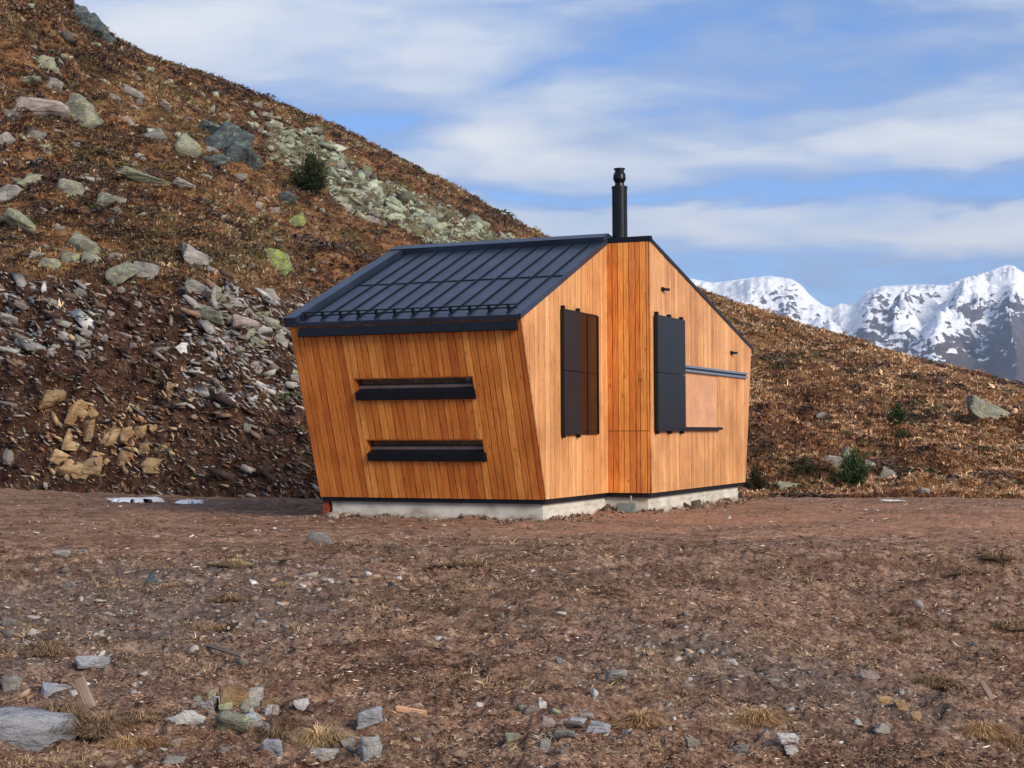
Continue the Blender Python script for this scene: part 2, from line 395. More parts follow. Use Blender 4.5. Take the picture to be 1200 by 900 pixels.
mb = MB(); mb.box(P2+g*(uC1-.3)+Z*(zz-.008)+ng*.03, g*(r1[0]-uC1+.3), Z*.036, ng*.012); hpart(mb, 'rail_slot', DARKM, ra)
mb = MB(); mb.box(P2+g*(uC1-.3)+Z*(hole[2]-.06)+ng*.026, g*(hole[1]-uC1+.32), Z*.06, ng*.10); hpart(mb, 'window_sill', DARKM, None, .01)
for (x, y) in ((774, 339), (855, 413.5)):
    u, v = on_plane(x, y, P2, g, Z); c = P2+g*u+Z*v
    mb = MB(); mb.tube(c+ng*.0, c+ng*.07, .05, .04, 14); mb.bar(c+ng*.06, c+ng*.12+g*.16, .05, .05); o = hpart(mb, 'anchor_bracket', DARKM)
# roof ---------------------------------------------------------------
e = .045                                     # overhang beyond gables
slopeF = up(P1, zr)-up(P0-g*LEAN, ze); LF = np.linalg.norm(slopeF); sF = slopeF/LF; nF = np.cross(-l, sF); nF *= np.sign(nF[2]); 
E0 = up(P0-g*LEAN, ze)-l*e                    # right end of front eave (top surface), overhang e
WF = LT+e
mb = MB(); mb.box(E0-sF*.07-nF*RT, l*WF, sF*(LF+.07), nF*RT)
rf = hpart(mb, 'front_roof', ROOFM)
ribs = MB(); n = 12; x0 = .28; x1 = WF-.36
for i in range(n):
    x = x0+(x1-x0)*i/(n-1)
    ribs.box(E0+l*(x-.010)+nF*.001, l*.020, sF*(LF-.12), nF*.026)
ribs.box(E0+l*.03+sF*(LF*.47)+nF*.001, l*(WF-.33), sF*.03, nF*.016)
hpart(ribs, 'standing_seams', DARKM, rf)
mb = MB(); mb.box(E0+l*(WF-.26)-sF*.075+nF*.002, l*.26, sF*(LF+.075), nF*.10)
hpart(mb, 'verge_upstand', ROOFM, rf, .008)
mb = MB(); mb.box(E0-l*.0-sF*.072+nF*.002, l*.03, sF*(LF), nF*.018); hpart(mb, 'verge_flashing', ROOFM, rf)
# ridge cap: raised vent along the front half
rc = up(P1, zr)-l*e
mb = MB(); mb.prism([rc-sF*.22+nF*.002, rc+nF*.0-sF*.0, rc+g*.25-Z*.03, rc+g*.25+Z*.09, rc+Z*.125, rc-sF*.22+nF*.12], l*(WF+.01))
hpart(mb, 'ridge_cap', ROOFM, rf)
# snow guard
sg = MB()
for s_, h in ((.10, .07), (.10, .13)):
    sg.tube(E0+l*.12+sF*s_+nF*h, E0+l*(WF-.3)+sF*s_+nF*h, .013, .013, 8)
sgo = hpart(sg, 'snow_guard', DARKM)
for i in range(n):
    x = x0+(x1-x0)*i/(n-1); bk = MB(); bk.box(E0+l*(x-.014)+sF*.06+nF*.02, l*.028, sF*.08, nF*.12); hpart(bk, 'bracket', DARKM, sgo, .006)
# gutter
gu = MB(); go = E0-sF*.05-nF*RT
gp = [go+g*.10-Z*.03, go-g*.02-Z*.03, go-g*.05-Z*.19, go+g*.12-Z*.19]
gu.prism([p+l*.10 for p in gp], l*(WF-.38)); hpart(gu, 'gutter', DARKM, None, .008)
# rear roof
slopeR = up(P2, zr)-up(P3+g*RLEAN, ze); LR = np.linalg.norm(slopeR); sR = slopeR/LR; nR = np.cross(l, sR); nR *= np.sign(nR[2])
E3 = up(P3+g*RLEAN, ze)-l*e
WR = LT+LB+e
mb = MB(); mb.box(E3-sR*.07-nR*RT, l*WR, sR*(LR+.07), nR*RT); rr_ = hpart(mb, 'rear_roof', DARKM)
ribs = MB()
for i in range(13): ribs.box(E3+l*(.3+i*(WR-.6)/12)+nR*.001, l*.024, sR*(LR-.1), nR*.036)
hpart(ribs, 'standing_seams', ROOFM, rr_)
# fascia at the top of wall B
mb = MB(); c = up(P1, zr); mb.box(c-l*.02-Z*RT+nb*.03, -l*(LB-.02+e), Z*(RT+.03), -nb*.12); hpart(mb, 'ridge_fascia', DARKM, None)
# chimney
cb = P1-l*(LB*.20)+g*.35; yc = cb[1]; 
cx = at(726.5, 280, yc)[0]; cb = np.array([cx, yc, zr-.3])
ztop = at(726, 219, yc)[2]; mb = MB(); mb.tube(cb, up(cb, ztop), .148, .148, 28); ch = hpart(mb, 'chimney', CHIM)
zc = [at(726, y, yc)[2] for y in (219, 215, 210, 205, 200.5, 199, 197.5)]
mb = MB()
for (a, b, r1_, r2_) in ((0, 1, .10, .085), (1, 2, .085, .125), (2, 3, .125, .12), (3, 4, .12, .085), (4, 5, .085, .085), (5, 6, .11, .11)):
    mb.tube(up(cb, zc[a]), up(cb, zc[b]), r1_, r2_, 28)
hpart(mb, 'chimney_cap', CHIM, ch)
mb = MB(); mb.tube(up(cb, ztop-.05), up(cb, ztop+.004), .155, .155, 28); hpart(mb, 'chimney_collar', CHIM, ch)

# ---------------------------------------------------------------- terrain
def interp(px, xs, ys, sm=0):
    return np.interp(px, xs, ys)
def smooth(a, k):
    if k < 2: return a
    w = np.hanning(k*2+3)[1:-1]; w /= w.sum(); p = np.pad(a, k, mode='edge'); return np.convolve(p, w, 'valid')
cols = np.concatenate([np.arange(-3600, -600, 120), np.arange(-600, -60, 15), np.arange(-60, 1260, 2.), np.arange(1260, 1800, 15), np.arange(1800, 4900, 120)])
NC = len(cols)
def sm_interp(xs, ys, w=50):                  # smooth interpolation in px
    fine = np.arange(-3700, 5000, 5.); v = smooth(np.interp(fine, xs, ys), int(w/5)); return np.interp(cols, fine, v)
footY = sm_interp([-3600, -600, 0, 200, 370, 600, 880, 1200, 2000, 4800], [60, 46, 42, 40.5, 39.8, 41, 38.2, 38.5, 44, 60])
footy = sm_interp([-3600, 0, 200, 370, 600, 880, 1200, 2000, 4800], [572, 572, 581, 584, 586, 583, 584, 588, 575])
bY = footY+sm_interp([-600, 200, 340, 420, 880, 1200], [5, 4.6, 4.3, 4, 3, 3])
by = sm_interp([-600, 0, 110, 200, 260, 340, 420, 600, 880, 1200, 2000], [300, 330, 335, 342, 360, 420, 470, 490, 560, 563, 570], 30)
bmy = by+(footy-by)*sm_interp([-600, 0, 340, 600, 880], [.42, .42, .5, .5, .5])
mY = sm_interp([-600, 0, 200, 400, 600, 820, 900, 1200, 2000], [64, 58, 58, 62, 70, 62, 56, 48, 52], 60)
my = sm_interp([-600, 0, 200, 400, 600, 820, 900, 1200, 2000], [100, 95, 195, 292, 350, 425, 450, 508, 545], 60)
cY = sm_interp([-600, 0, 400, 640, 820, 900, 1200, 2000], [84, 74, 98, 112, 90, 82, 64, 66], 40)
cy = sm_interp([-3600, -600, 0, 60, 78, 100, 117, 135, 157, 200, 257, 333, 397, 447, 557, 647, 730, 820, 850, 900, 1000, 1100, 1200, 1500, 2000, 4800],
               [-500, -450, -72, -18, 1, 19, 33, 46, 57, 73, 93, 123, 149, 175, 232, 282, 318, 338, 349, 368, 399, 429, 454, 520, 555, 575], 10)
def zof(px, py, Y):
    d = Fv[:, None] + Rv[:, None]*(px-600)/f - Uv[:, None]*(py-450)/f
    return 1.7+d[2]/d[1]*Y
z_foot = zof(cols, footy, footY)
def colX(Y): return Y*(cols-600)/f
# rows of the hill
def seg(n): return (np.arange(n)+.5)/n
rowsY, rowsZ = [], []
ctrlY = [footY-.6, footY, (footY*.72+bY*.28), bY, mY, cY, cY+12, cY+70, cY+400]
ctrlZ = [z_foot-.12, z_foot, zof(cols, bmy, footY*.72+bY*.28), zof(cols, by, bY), zof(cols, my, mY), zof(cols, cy, cY)]
ctrlZ += [ctrlZ[-1]-1.6, ctrlZ[-1]-28, np.minimum(ctrlZ[-1]-150, -150)]
ctrlN = [3, 40, 46, 100, 100, 8, 8, 8]
ctrlY = np.array(ctrlY); ctrlZ = np.array(ctrlZ)
# catmull-rom on the smooth upper part, linear on the others
for s_ in range(len(ctrlN)):
    n = ctrlN[s_]; t = np.linspace(0, 1, n, endpoint=(s_ == len(ctrlN)-1))
    for tt in t:
        Y = ctrlY[s_]*(1-tt)+ctrlY[s_+1]*tt
        if 3 <= s_ <= 5:
            dYp = (ctrlY[s_+1]-ctrlY[s_]);
            m0 = (ctrlZ[s_+1]-ctrlZ[s_-1])/(ctrlY[s_+1]-ctrlY[s_-1])*dYp; m1 = (ctrlZ[s_+2]-ctrlZ[s_])/(ctrlY[s_+2]-ctrlY[s_])*dYp
            if s_ == 3: m0 = (ctrlZ[s_+1]-ctrlZ[s_])*1.15
            if s_ == 4: m1 = (ctrlZ[s_+1]-ctrlZ[s_])*.8
            if s_ == 5: m0 = (ctrlZ[s_]-ctrlZ[s_-1])/(ctrlY[s_]-ctrlY[s_-1])*.8*dYp
            if s_ == 3: m1 = (ctrlZ[s_+2]-ctrlZ[s_])/(ctrlY[s_+2]-ctrlY[s_])*dYp
            t2, t3 = tt*tt, tt**3
            Zc = (2*t3-3*t2+1)*ctrlZ[s_]+(t3-2*t2+tt)*m0+(-2*t3+3*t2)*ctrlZ[s_+1]+(t3-t2)*m1
        else: Zc = ctrlZ[s_]*(1-tt)+ctrlZ[s_+1]*tt
        rowsY.append(Y); rowsZ.append(Zc)
HY = np.array(rowsY).T; HZ = np.array(rowsZ).T           # (NC, NR)
HX = HY*(cols[:, None]-600)/f
NR = HY.shape[1]
ipx = cols
def inpoly(x, y, poly):
    x = np.asarray(x); y = np.asarray(y); ins = np.zeros(x.shape, bool); n = len(poly)
    for i in range(n):
        x1, y1 = poly[i]; x2, y2 = poly[(i+1) % n]
        c = ((y1 > y) != (y2 > y)) & (x < (x2-x1)*(y-y1)/(y2-y1+1e-12)+x1); ins ^= c
    return ins
BANK = [(-700, 300), (0, 322), (120, 335), (190, 335), (225, 320), (262, 328), (300, 345), (335, 340), (360, 330), (420, 400), (420, 600), (-700, 600)]
FIELD = [(296, 138), (345, 150), (400, 178), (440, 205), (500, 235), (560, 260), (620, 290), (640, 310), (520, 305), (470, 268), (430, 262), (395, 245), (375, 215), (330, 185)]
def projgrid(X, Y, Zz):
    P = np.stack([X, Y, Zz], -1)-EYE; w = P@Fv
    return 600+f*(P@Rv)/w, 450-f*(P@Uv)/w
gx, gy = projgrid(HX, HY, HZ)
def soft(mask, k=4):
    m = mask.astype(float)
    for _ in range(k): m[1:-1, 1:-1] = (m[1:-1, 1:-1]*2+m[2:, 1:-1]+m[:-2, 1:-1]+m[1:-1, 2:]+m[1:-1, :-2])/6
    return m
bank = soft(inpoly(gx, gy, BANK), 8); field = soft(inpoly(gx, gy, FIELD), 8)
# displacement
disp = np.zeros_like(HZ)
fb = mn.fractal; hv = mn.hetero_terrain
for i in range(NC):
    for j in range(NR):
        if HY[i, j] > cY[i]+60: continue
        p = Vector((HX[i, j], HY[i, j], HZ[i, j]))
        cf = min(1, max(.25, (cY[i]-HY[i, j])/14))
        a = fb(p*.16, 1., 2.1, 3)*1.0*cf + fb(p*.6, .8, 2.1, 3)*.34*cf + fb(p*1.7, .8, 2.1, 3)*.12 + fb(p*5.0, .7, 2.2, 2)*.035
        b = bank[i, j]
        if b > .02:
            cr = mn.ridged_multi_fractal(p*.55, .8, 2.1, 5, 1., 2.)
            a = a*(1-.6*b)+b*((cr-1.3)*.42 + fb(p*2.6, .7, 2.2, 4)*.16)
        disp[i, j] = a
fade = np.clip((HY-footY[:, None])/1.5, 0, 1)
# displace mostly along z, on the bank also towards the viewer
HZ = HZ+disp*fade*(1-.55*bank); HY = HY-disp*fade*bank*.9
HX = HX
gx, gy = projgrid(HX, HY, HZ)

def grid_faces(nc, nr):
    i, j = np.meshgrid(np.arange(nc-1), np.arange(nr-1), indexing='ij'); a = (i*nr+j).ravel()
    return np.stack([a, a+nr, a+nr+1, a+1], 1)

def hill_mat():
    m = M('heath_ground'); v = m.coord('Position'); vs = m.coord('Position', (1, .6, 1.6), (0, .5, 0))
    n = m.noise(vs, .35, 6, .6); n2 = m.noise(vs, 1.6, 6, .65, .3); n3 = m.noise(v, 8, 4, .7)
    c = m.ramp(n2, [(.30, (.05, .03, .022)), (.42, (.15, .07, .036)), (.52, (.26, .12, .052)), (.62, (.36, .21, .095)), (.74, (.16, .13, .05))])
    c2 = m.ramp(n2, [(.30, (.03, .022, .016)), (.45, (.085, .06, .025)), (.6, (.16, .11, .05)), (.75, (.075, .085, .03))])
    c = m.mix(m.ramp(n, [(.45, g3(0)), (.62, g3(1))]), c, c2)
    c = m.mix(.7, c, m.ramp(n3, [(.3, g3(.45)), (.6, g3(1.15))]), 'MULTIPLY')
    soil = m.ramp(m.noise(v, 3, 7, .75), [(.34, (.018, .008, .006)), (.48, (.065, .030, .020)), (.6, (.13, .07, .045)), (.72, (.24, .16, .10))])
    c = m.mix(m.attr('bank'), c, soil)
    c = m.mix(m.math('MULTIPLY', m.attr('field'), .6), c, m.ramp(n3, [(.35, (.05, .055, .035)), (.6, (.22, .25, .16))]))
    m.col(c); m.rough(.92, .1); m.bump(m.math('ADD', n3, m.noise(v, 22, 3, .7)), .9, .12)
    return m.m
me = np_mesh('hillside', np.stack([HX, HY, HZ], -1).reshape(-1, 3), grid_faces(NC, NR), hill_mat(), True, {'bank': bank.ravel(), 'field': field.ravel()})
tag(link(bpy.data.objects.new('hillside', me)), 'steep heather and grass covered hillside behind the hut', 'hillside', kind='structure')

# ground: terrace and foreground slope
nG = 300
t = np.linspace(0, 1, nG)
invY = (1/6.8)*(1-t)[None, :]+(1/(footY+.9))[:, None]*t[None, :]
GY = 1/invY
GX = GY*(cols[:, None]-600)/f
def ground_base(X, Y):
    s = 600+f*X/np.maximum(Y, 3)
    si = np.clip(s, -400, 1700)
    pxs = [-400, 0, 400, 650, 830, 1000, 1200, 1700]
    ctl = {7: [.02, .0, .0, -.02, -.05, -.15, -.28, -.5], 12: [.1, .05, .05, .02, -.12, -.34, -.52, -.9], 16.5: [.14, .10, .09, .03, -.12, -.46, -.68, -.95],
           19.6: [.16, .13, .11, .08, .0, -.20, -.36, -.5], 21.3: [.18, .15, .13, .13, .14, .14, .12, .05], 24: [.2, .17, .15, .14, .14, .14, .13, .1], 30: [.25, .2, .16, .14, .14, .15, .15, .15]}
    Ys = sorted(ctl); rows = np.array([np.interp(si, pxs, ctl[y]) for y in Ys])
    zf = np.interp(s, cols, z_foot); fY = np.interp(s, cols, footY)
    out = np.zeros_like(X)
    for k in range(len(Ys)-1):
        m_ = (Y >= Ys[k]) & (Y < Ys[k+1]); tt = (Y-Ys[k])/(Ys[k+1]-Ys[k]); tt = tt*tt*(3-2*tt) if k in (2, 3, 4) else tt
        out = np.where(m_, rows[k]*(1-tt)+rows[k+1]*tt, out)
    out = np.where(Y < Ys[0], rows[0], out)
    tt = np.clip((Y-30)/np.maximum(fY-30, 1), 0, 1.2)
    out = np.where(Y >= 30, rows[-1]*(1-tt)+zf*tt, out)
    return out
GZ = ground_base(GX, GY)
cH = np.array([(P0+P3+P4+P5)[k]/4 for k in range(2)])
gd = np.zeros_like(GZ)
for i in range(NC):
    fine = -60 <= cols[i] <= 1260
    for j in range(nG):
        p = Vector((GX[i, j], GY[i, j], 0)); Y = GY[i, j]
        a = fb(p*.35, 1., 2., 3)*.06+fb(p*1.6, .8, 2.1, 4)*.075
        if fine: a += fb(p*6.5, .65, 2.2, 4)*.030 + (fb(p*22, .6, 2.2, 2)*.010 if Y < 18 else 0)
        if Y > 21: a *= .45
        if Y > 19.5:                             # wheel ruts on the terrace
            w = Y-.12*GX[i, j]+.25*math.sin(GX[i, j]*.4); a += -.06*math.exp(-((w-22.3)/.16)**2)-.06*math.exp(-((w-23.9)/.18)**2)+.035*math.exp(-((w-22.0)/.14)**2)+.035*math.exp(-((w-23.1)/.25)**2)
        gd[i, j] = a
GZ = GZ+gd*1.3
# heaped earth against the footing
def seg_dist(X, Y, a, b):
    ax, ay = a[0], a[1]; dx, dy = b[0]-ax, b[1]-ay; L2 = dx*dx+dy*dy
    tt = np.clip(((X-ax)*dx+(Y-ay)*dy)/L2, 0, 1); return np.hypot(X-ax-dx*tt, Y-ay-dy*tt)
dm = np.minimum.reduce([seg_dist(GX, GY, P0, P5), seg_dist(GX, GY, P0, P1), seg_dist(GX, GY, P1, P2), seg_dist(GX, GY, P2, P3)])
hp = np.exp(-(dm/.55)**2)
nz = np.array([[mn.noise(Vector((GX[i, j]*1.9, GY[i, j]*1.9, 4))) if hp[i, j] > .02 else 0 for j in range(nG)] for i in range(NC)])
GZ += hp*np.clip(.045+nz*.13, -.02, .2)
rimw = np.array([[mn.fractal(Vector((GX[i, j]*.5, GY[i, j]*.35, 5)), .8, 2.1, 3) for j in range(nG)] for i in range(NC)])
red = np.clip((GY-21.3-rimw*2.2+.10*(GX-4)+.3*np.clip(2-GX, 0, 6))/2.2, 0, 1)*np.clip((GX+4)/6, .2, 1)*np.clip(.8+rimw*1.2, .35, 1)*np.clip((36-GY)/6, .35, 1)
grv = np.clip(1-np.hypot((GX+3.6)/2.6, (GY-14)/6.)**2, 0, 1)+.7*np.clip(1-np.hypot((GX-1.9)/2., (GY-12)/3.)**2, 0, 1)
gV = np.stack([GX, GY, GZ], -1).reshape(-1, 3); gF = grid_faces(NC, nG)
# coarse sheet under and behind the camera, part of the same ground
xs = np.linspace(-90, 90, 40); ys = np.linspace(-90, 7.6, 30)
BX, BY = np.meshgrid(xs, ys, indexing='ij'); BZ = -.12-.02*np.hypot(BX, BY-7)+.2*np.sin(BX*.2)*np.cos(BY*.17)-.25*(BY > 5)
bV = np.stack([BX, BY, BZ], -1).reshape(-1, 3); bF = grid_faces(40, 30)+len(gV)
def ground_mat():
    m = M('churned_soil'); v = m.coord('Position'); vs = m.coord('Position', (1, 1.6, 1), (0, 0, .5))
    n = m.noise(v, .45, 5, .6); n2 = m.noise(vs, 5, 7, .7, .4); n3 = m.noise(v, 32, 5, .72)
    k = m.math('ADD', m.math('MULTIPLY', n2, .55), m.math('MULTIPLY', n3, .45))
    c = m.ramp(k, [(.36, (.034, .017, .011)), (.43, (.14, .076, .050)), (.52, (.285, .172, .118)), (.62, (.54, .38, .275))])
    c = m.mix(m.ramp(n, [(.5, g3(0)), (.68, g3(.55))]), c, m.ramp(k, [(.35, (.05, .035, .022)), (.6, (.19, .14, .085))]))
    damp = m.ramp(m.noise(m.coord('Position', (.6, 1.5, 1)), 1.1, 5, .65), [(.38, (.56, .52, .50)), (.52, (1., 1., 1.)), (.66, (1.22, 1.2, 1.16))])
    c = m.mix(.9, c, damp, 'MULTIPLY')
    redc = m.ramp(k, [(.32, (.20, .092, .054)), (.5, (.42, .215, .13)), (.68, (.54, .33, .225))])
    c = m.mix(m.math('MULTIPLY', m.attr('red'), .85), c, redc)
    c = m.mix(m.math('MULTIPLY', m.attr('gravel'), .45), c, m.ramp(k, [(.35, (.05, .045, .043)), (.62, (.24, .225, .215))]))
    m.col(c); m.rough(.95, .08); m.bump(m.math('ADD', m.math('MULTIPLY', n2, 1.2), n3), 1., .035)
    return m.m
me = np_mesh('ground', np.concatenate([gV, bV]), np.concatenate([gF, bF]), ground_mat(), True,
             {'red': np.concatenate([red.ravel(), np.zeros(len(bV))]), 'gravel': np.concatenate([grv.ravel(), np.zeros(len(bV))])})
tag(link(bpy.data.objects.new('ground', me)), 'churned brown earth terrace sloping away in the foreground', 'ground', kind='structure')
# valley floor reaching the horizon
n = 64; V = [(0, 0, -155)]+[(16000*math.cos(a), 16000*math.sin(a), -155) for a in np.linspace(0, 2*math.pi, n, endpoint=False)]
me = bpy.data.meshes.new('valley_floor'); me.from_pydata(V, [], [(0, i+1, (i+1) % n+1) for i in range(n)]); me.materials.append(simple('valley_green', (.05, .05, .035), .95, .1, 0, .01, .4))
tag(link(bpy.data.objects.new('valley_floor', me)), 'distant valley floor below the slope', 'valley', kind='structure')

# ---------------------------------------------------------------- far snowy mountains
mc = np.concatenate([np.arange(560, 800, 5.), np.arange(800, 1240, 1.8), np.arange(1240, 1900, 5.)]); NM = len(mc)
mcy = np.interp(mc, [560, 700, 780, 815, 835, 850, 868, 885, 905, 930, 941, 950, 965, 976, 985, 1000, 1008, 1015, 1035, 1060, 1082, 1112, 1130, 1145, 1160, 1172, 1182, 1190, 1200, 1240, 1300, 1400, 1600, 1900],
                [350, 320, 322, 327, 331, 330, 327, 325, 323, 327, 334, 345, 357, 361, 355, 358, 352, 342, 335, 334, 333, 334, 326, 322, 318, 314, 310, 311, 318, 335, 318, 345, 400, 440])
nrm = 200; tY = np.linspace(0, 1, nrm)
MY0, MYc = 3600., 6800.
MYg = MY0+(MYc-MY0)*(tY**.9)[None, :]*np.ones((NM, 1))
base_y = 470.
zc_ = np.array([at(x, y+2, MYc)[2] for x, y in zip(mc, mcy)])
z_b = np.full(NM, 60.)
prof = tY**1.25
MZ = z_b[:, None]*(1-prof)[None, :]+zc_[:, None]*prof[None, :]
MX = MYg*(mc[:, None]-600)/f
SPURS = [(905, 1., 850, .25, 26, 1.), (905, 1., 925, .3, 22, .8), (941, .97, 985, .35, 18, .7), (1035, 1., 1010, .3, 24, 1.), (1112, 1., 1030, .3, 30, 1.1), (1180, 1., 1085, .15, 42, 1.5), (1180, 1., 1190, .1, 34, 1.2), (1145, .98, 1140, .4, 20, .7), (1300, 1., 1250, .2, 50, 1.3), (1082, 1., 1065, .5, 16, .6)]
for i in range(NM):
    for j in range(nrm):
        t_ = tY[j]
        wob = 10*mn.fractal(Vector((t_*4, 1, mc[i]*.01)), .8, 2.1, 3)
        for (xa, ta, xb, tb, wd_, am_) in SPURS:
            if t_ < tb-.1: continue
            fx = xb+(xa-xb)*(t_-tb)/(ta-tb); dd = abs(mc[i]+wob-fx)/wd_
            MZ[i, j] += am_*95*max(0, 1-dd)*max(0, min(1, (t_-tb+.1)*3))*(1-t_)**.6*1.3
        p = Vector((MX[i, j]/1000, MYg[i, j]/1000, 0))
        r = mn.ridged_multi_fractal((p+Vector((p.y*.35, 0, 0)))*2.1+Vector((3.1, .7, 0)), .8, 2.2, 8, 1., 2.2)
        r2 = fb(p*7, .8, 2.1, 5)
        tt = tY[j]; amp = 4*tt*(1-tt)*.9+.12*tt
        MZ[i, j] += amp*((r-1.25)*105+r2*22)
        if tt > .9: MZ[i, j] += abs(fb(p*16, .8, 2.1, 4))*-22+6
hor = np.array([at(x, 450, 1.)[2] for x in mc]) if False else None
tgt = np.array([(at(x, y, 1.)[2]-1.7) for x, y in zip(mc, mcy)])          # crest elevation per metre of distance
cur = ((MZ-1.7)/MYg).max(1); wz = np.clip((tY-.15)/.7, 0, 1)
for _ in range(3):
    MZ += ((tgt-cur)*MYc)[:, None]*wz[None, :]; cur = ((MZ-1.7)/MYg).max(1)
back = []
for k, (dy, fz) in enumerate(((400, .75), (1200, .35), (2600, .0))):
    back.append((np.full(NM, MYc+dy), zc_*fz))
MYg = np.concatenate([MYg, np.array([b[0] for b in back]).T], 1); MZ = np.concatenate([MZ, np.array([b[1] for b in back]).T], 1)
MYg = np.concatenate([np.full((NM, 1), 2600.), MYg], 1); MZ = np.concatenate([np.full((NM, 1), -160.), MZ], 1)
MX = MYg*(mc[:, None]-600)/f
def mount_mat():
    m = M('snow_and_rock'); geo = m.n.new('ShaderNodeNewGeometry')
    sep = m.node('ShaderNodeSeparateXYZ'); m.lk(geo.outputs['Position'], sep.inputs[0])
    nsep = m.node('ShaderNodeSeparateXYZ'); m.lk(geo.outputs['Normal'], nsep.inputs[0])
    v = m.coord('Position', (.001, .001, .001)); vst = m.coord('Position', (.001, .001, .0022), (0, .6, 0))
    n = m.noise(vst, 9, 8, .68, .4); n2 = m.noise(v, 1.6, 5); n3 = m.noise(v, 40, 6, .75)
    h = m.math('DIVIDE', m.math('SUBTRACT', sep.outputs[2], 240.), 220.)     # 0 near the snow line
    vd = m.coord('Position', (.0012, .0010, .0030), (0, -.55, 0)); nd = m.noise(vd, 16, 6, .6, .35)
    slope = m.ramp(nsep.outputs[2], [(.55, g3(0)), (.90, g3(1))])
    s = m.math('ADD', m.math('MULTIPLY', h, .42), m.math('MULTIPLY', m.math('SUBTRACT', slope, .5), .55))
    s = m.math('ADD', s, m.math('MULTIPLY', m.math('SUBTRACT', nd, .5), 2.6))
    s = m.math('SUBTRACT', s, m.attr('rocky'))
    s = m.math('ADD', s, m.math('MULTIPLY', m.math('SUBTRACT', n2, .5), 1.6))
    s = m.math('ADD', s, m.math('MULTIPLY', m.math('SUBTRACT', n3, .5), .9))
    mask = m.ramp(s, [(.10, g3(0)), (.24, g3(1))])
    rock = m.ramp(n3, [(.3, (.04, .04, .055)), (.5, (.09, .085, .10)), (.7, (.17, .155, .155))])
    low = m.ramp(n3, [(.3, (.035, .03, .035)), (.7, (.12, .085, .075))])
    rock = m.mix(m.ramp(h, [(.0, g3(1)), (.25, g3(0))]), rock, low)
    m.col(m.mix(mask, rock, (.86, .88, .92))); m.rough(.8, .2)
    m.bump(m.math('ADD', n, nd), .6, 25)
    return m.m
mgx, mgy = projgrid(MX, MYg, MZ); rocky = np.full(mgx.shape, -.30)
for (x, y, sx_, sy_, am_) in ((908, 350, 40, 28, .75), (1030, 362, 20, 22, .6), (1085, 346, 34, 9, .65), (1172, 330, 14, 12, .45), (1135, 362, 22, 7, .45), (925, 335, 20, 14, .4), (1010, 400, 60, 14, .3), (1150, 440, 90, 22, .9), (1200, 395, 26, 40, .7), (1165, 352, 26, 10, .45), (1110, 405, 18, 16, .4), (968, 362, 10, 8, .3), (850, 350, 26, 18, -.3), (1000, 375, 14, 12, -.3), (1090, 380, 40, 14, -.4), (1130, 350, 18, 12, -.3), (1120, 412, 16, 8, -.3)):
    rocky += am_*np.exp(-((mgx-x)/sx_)**2-((mgy-y)/sy_)**2)
me = np_mesh('snowy_mountains', np.stack([MX, MYg, MZ], -1).reshape(-1, 3), grid_faces(NM, nrm+4), mount_mat(), True, {'rocky': rocky.ravel()})
tag(link(bpy.data.objects.new('snowy_mountains', me)), 'jagged snow covered mountain range in the distance', 'mountains', kind='structure')

# ---------------------------------------------------------------- placing things on the terrain
def vis_index(px, py, X, Y, gx_, gy_):
    """nearest-to-camera terrain vertex that projects onto (px, py)"""
    i = int(np.argmin(np.abs(cols-px))); col = gy_[i]
    for j in range(len(col)):
        if col[j] <= py: return i, j
    return i, int(np.argmin(np.abs(col-py)))
ggx, ggy = projgrid(GX, GY, GZ)
def hit(px, py):
    fy = float(np.interp(px, cols, footy))
    if py > fy+1:
        i, j = vis_index(px, py, GX, GY, ggx, ggy); j = min(max(j, 1), nG-2); return np.array([GX[i, j], GY[i, j], GZ[i, j]]), 'g'
    i, j = vis_index(px, py, HX, HY, gx, gy); j = min(j, NR-20)
    return np.array([HX[i, j], HY[i, j], HZ[i, j]]), 'h'

def rock_proto(seed, npts=13, sub=True, flat=1., rough=.06):
    rs = np.random.default_rng(seed); p = rs.normal(size=(npts, 3)); p /= np.linalg.norm(p, axis=1)[:, None]
    p = np.sign(p)*np.abs(p)**.5; p *= rs.uniform(.7, 1, (npts, 1)); p[:, 2] *= flat
    bm = bmesh.new(); [bm.verts.new(q) for q in p]
    r = bmesh.ops.convex_hull(bm, input=bm.verts[:]); 
    bmesh.ops.delete(bm, geom=[v for v in bm.verts if not v.link_faces], context='VERTS')
    if sub:
        bmesh.ops.bevel(bm, geom=bm.edges[:], offset=.045, segments=1, affect='EDGES')
        bmesh.ops.triangulate(bm, faces=bm.faces[:])
        bmesh.ops.subdivide_edges(bm, edges=[e_ for e_ in bm.edges if e_.calc_length() > .22], cuts=2, use_grid_fill=True)
        bmesh.ops.triangulate(bm, faces=bm.faces[:])
        for v in bm.verts:
            q = v.co*1.9+Vector((seed, 0, 0)); st = round(mn.noise(Vector((q.x*.6, q.y*.6, q.z*3.5)))*3)/3
            v.co += v.normal*(mn.fractal(q*1.3, .7, 2.2, 4)*rough*1.6+st*rough)
    bmesh.ops.triangulate(bm, faces=bm.faces[:]); bm.verts.index_update()
    V = np.array([v.co[:] for v in bm.verts]); F = np.array([[v.index for v in fc.verts] for fc in bm.faces]); bm.free()
    V = V/np.abs(V).max(0)
    return V, F
HI = [rock_proto(s_) for s_ in range(100, 110)]
LO = [rock_proto(s_, 8, False) for s_ in range(200, 214)]
rock_meshes = {}
def rock_mesh(kind, k):
    if (kind, k) not in rock_meshes:
        me = np_mesh('rock', *HI[k], RK[kind]); rock_meshes[(kind, k)] = me
    return rock_meshes[(kind, k)]
